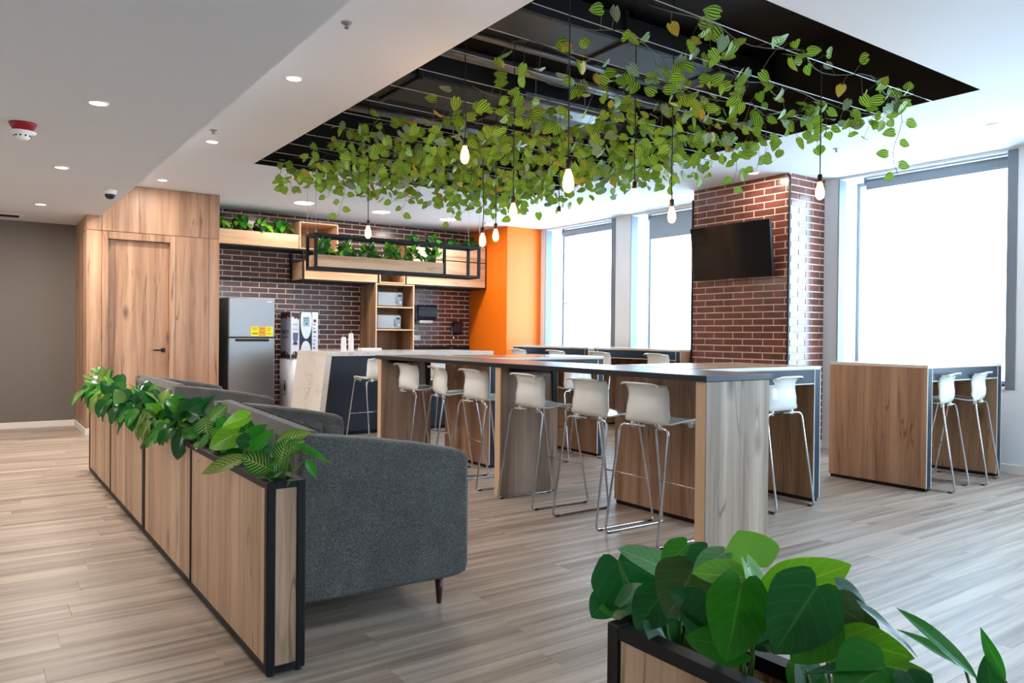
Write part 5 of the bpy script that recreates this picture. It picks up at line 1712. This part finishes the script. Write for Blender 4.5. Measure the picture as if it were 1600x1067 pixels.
for k in range(4):
    plant('dark leafy plant on the wide wall box, %s' % ('end above the tall shelf', 'left of its middle', 'right of its middle', 'end beside the orange pier')[k], (6.1 + .4 * k, 11.62, 2.84), SM[1:2] + SM[:2], 16, .2, .13, 1.05, 440 + k, (0, -.04), 'plant', 'plants on the wide wall box', .3)
for k in range(3):
    plant('leafy plant hidden low in the lower wall planter, %s' % ('left end', 'middle', 'right end')[k], (4.4 + .4 * k, 11.65, 2.38), SM, 6, .14, .08, .9, 450 + k, (0, 0), 'plant', 'plants in the lower wall planter', .3)

# wall mounted things
t = thing('towel_dispenser', 'smoked black paper towel dispenser on the brick wall beside the tall shelf', 'dispenser', (6.5, 11.85, 1.5))
def td(u, v):
    pass
m = MB()
prof = [(BY - .014, 1.80), (BY - .2, 1.80), (BY - .235, 1.77), (BY - .25, 1.70), (BY - .235, 1.60), (BY - .20, 1.54), (BY - .014, 1.54)]
m.prism(prof, 0, 6.33, 6.70)
m.build('cover', M['smoke_plastic'], t)
MB().cbox(6.315, BY - .18, 1.545, 6.332, BY - .014, 1.79, .004).build('side_cheek', M['alu'], t)
MB().cbox(6.38, BY - .19, 1.49, 6.65, BY - .06, 1.54, .008).build('paper_slot', M['paper'], t)
MB().cbox(6.70, BY - .13, 1.58, 6.75, BY - .10, 1.60, .004).build('crank', M['smoke_plastic'], t)
t = thing('soap_dispenser', 'small dark soap dispenser on the brick wall near the orange pier', 'dispenser', (7.22, 11.9, 1.3))
MB().cbox(7.14, BY - .11, 1.32, 7.33, BY - .014, 1.53, .02).build('tank', M['smoke_plastic'], t)
MB().cbox(7.18, BY - .13, 1.285, 7.29, BY - .03, 1.33, .008).build('push_bar', M['black'], t)
MB().box(7.125, BY - .05, 1.3, 7.14, BY - .014, 1.45).build('back_plate', M['alu'], t)
t = thing('wall_socket', 'white double socket on the brick wall just right of the tall shelf', 'socket', (6.41, 11.95, 1.2))
MB().cbox(6.35, BY - .024, 1.19, 6.49, BY - .012, 1.27, .003).build('face_plate', M['paper'], t)
for x in (6.375, 6.435):
    MB().box(x, BY - .0255, 1.21, x + .03, BY - .0235, 1.25).build('outlet', M['machine_lilac'], t)
t = thing('wall_sensor', 'small white sensor box at the ceiling line above the wide wall box', 'sensor', (7.3, 10.4, CZ - .05))
MB().cbox(6.98, 10.62, CZ - .05, 7.12, 10.70, CZ, .006).build('case', M['paper'], t)
MB().lathe([(.012, 0), (.008, -.006)], 10, (7.05, 10.66, CZ - .05)).build('lens', M['smoke_plastic'], t)

# television, tilted forward on its bracket
t = thing('television', 'black flat television tilted forward on the brick column', 'television', (7.42, 5.97, 2.32), None, True)
tilt = math.radians(-7)
t.rotation_euler = (0, tilt, 0)
MB().cbox(-.02, -.582, -.33, .025, .582, .33, .006).build('case', M['tv_case'], t)
MB().box(-.0225, -.574, -.318, -.019, .574, .323).build('screen', M['tv_screen'], t)
MB().cbox(.025, -.3, -.2, .06, .3, .2, .01).build('rear_cover', M['tv_case'], t)
MB().box(-.0235, -.05, -.333, -.02, .05, -.325).build('badge', M['alu'], t)
for yy in (-.2, .1):
    MB().tube([(.02, yy, -.33), (.02, yy + .004, -.36), (.03, yy, -.4)], .004, 6).build('cable', M['cord'], t)
t2 = thing('tv_bracket', 'black steel wall bracket behind the television', 'bracket', (7.5, 5.94, 2.2))
MB().cbox(CX - .03, 5.7, 2.05, CX - .012, 6.2, 2.5, .004).build('wall_plate', M['black'], t2)
MB().cbox(7.48, 5.68, 2.1, CX - .03, 5.74, 2.16, .004).cbox(7.48, 6.15, 2.1, CX - .03, 6.21, 2.16, .004).build('arm', M['black'], t2)
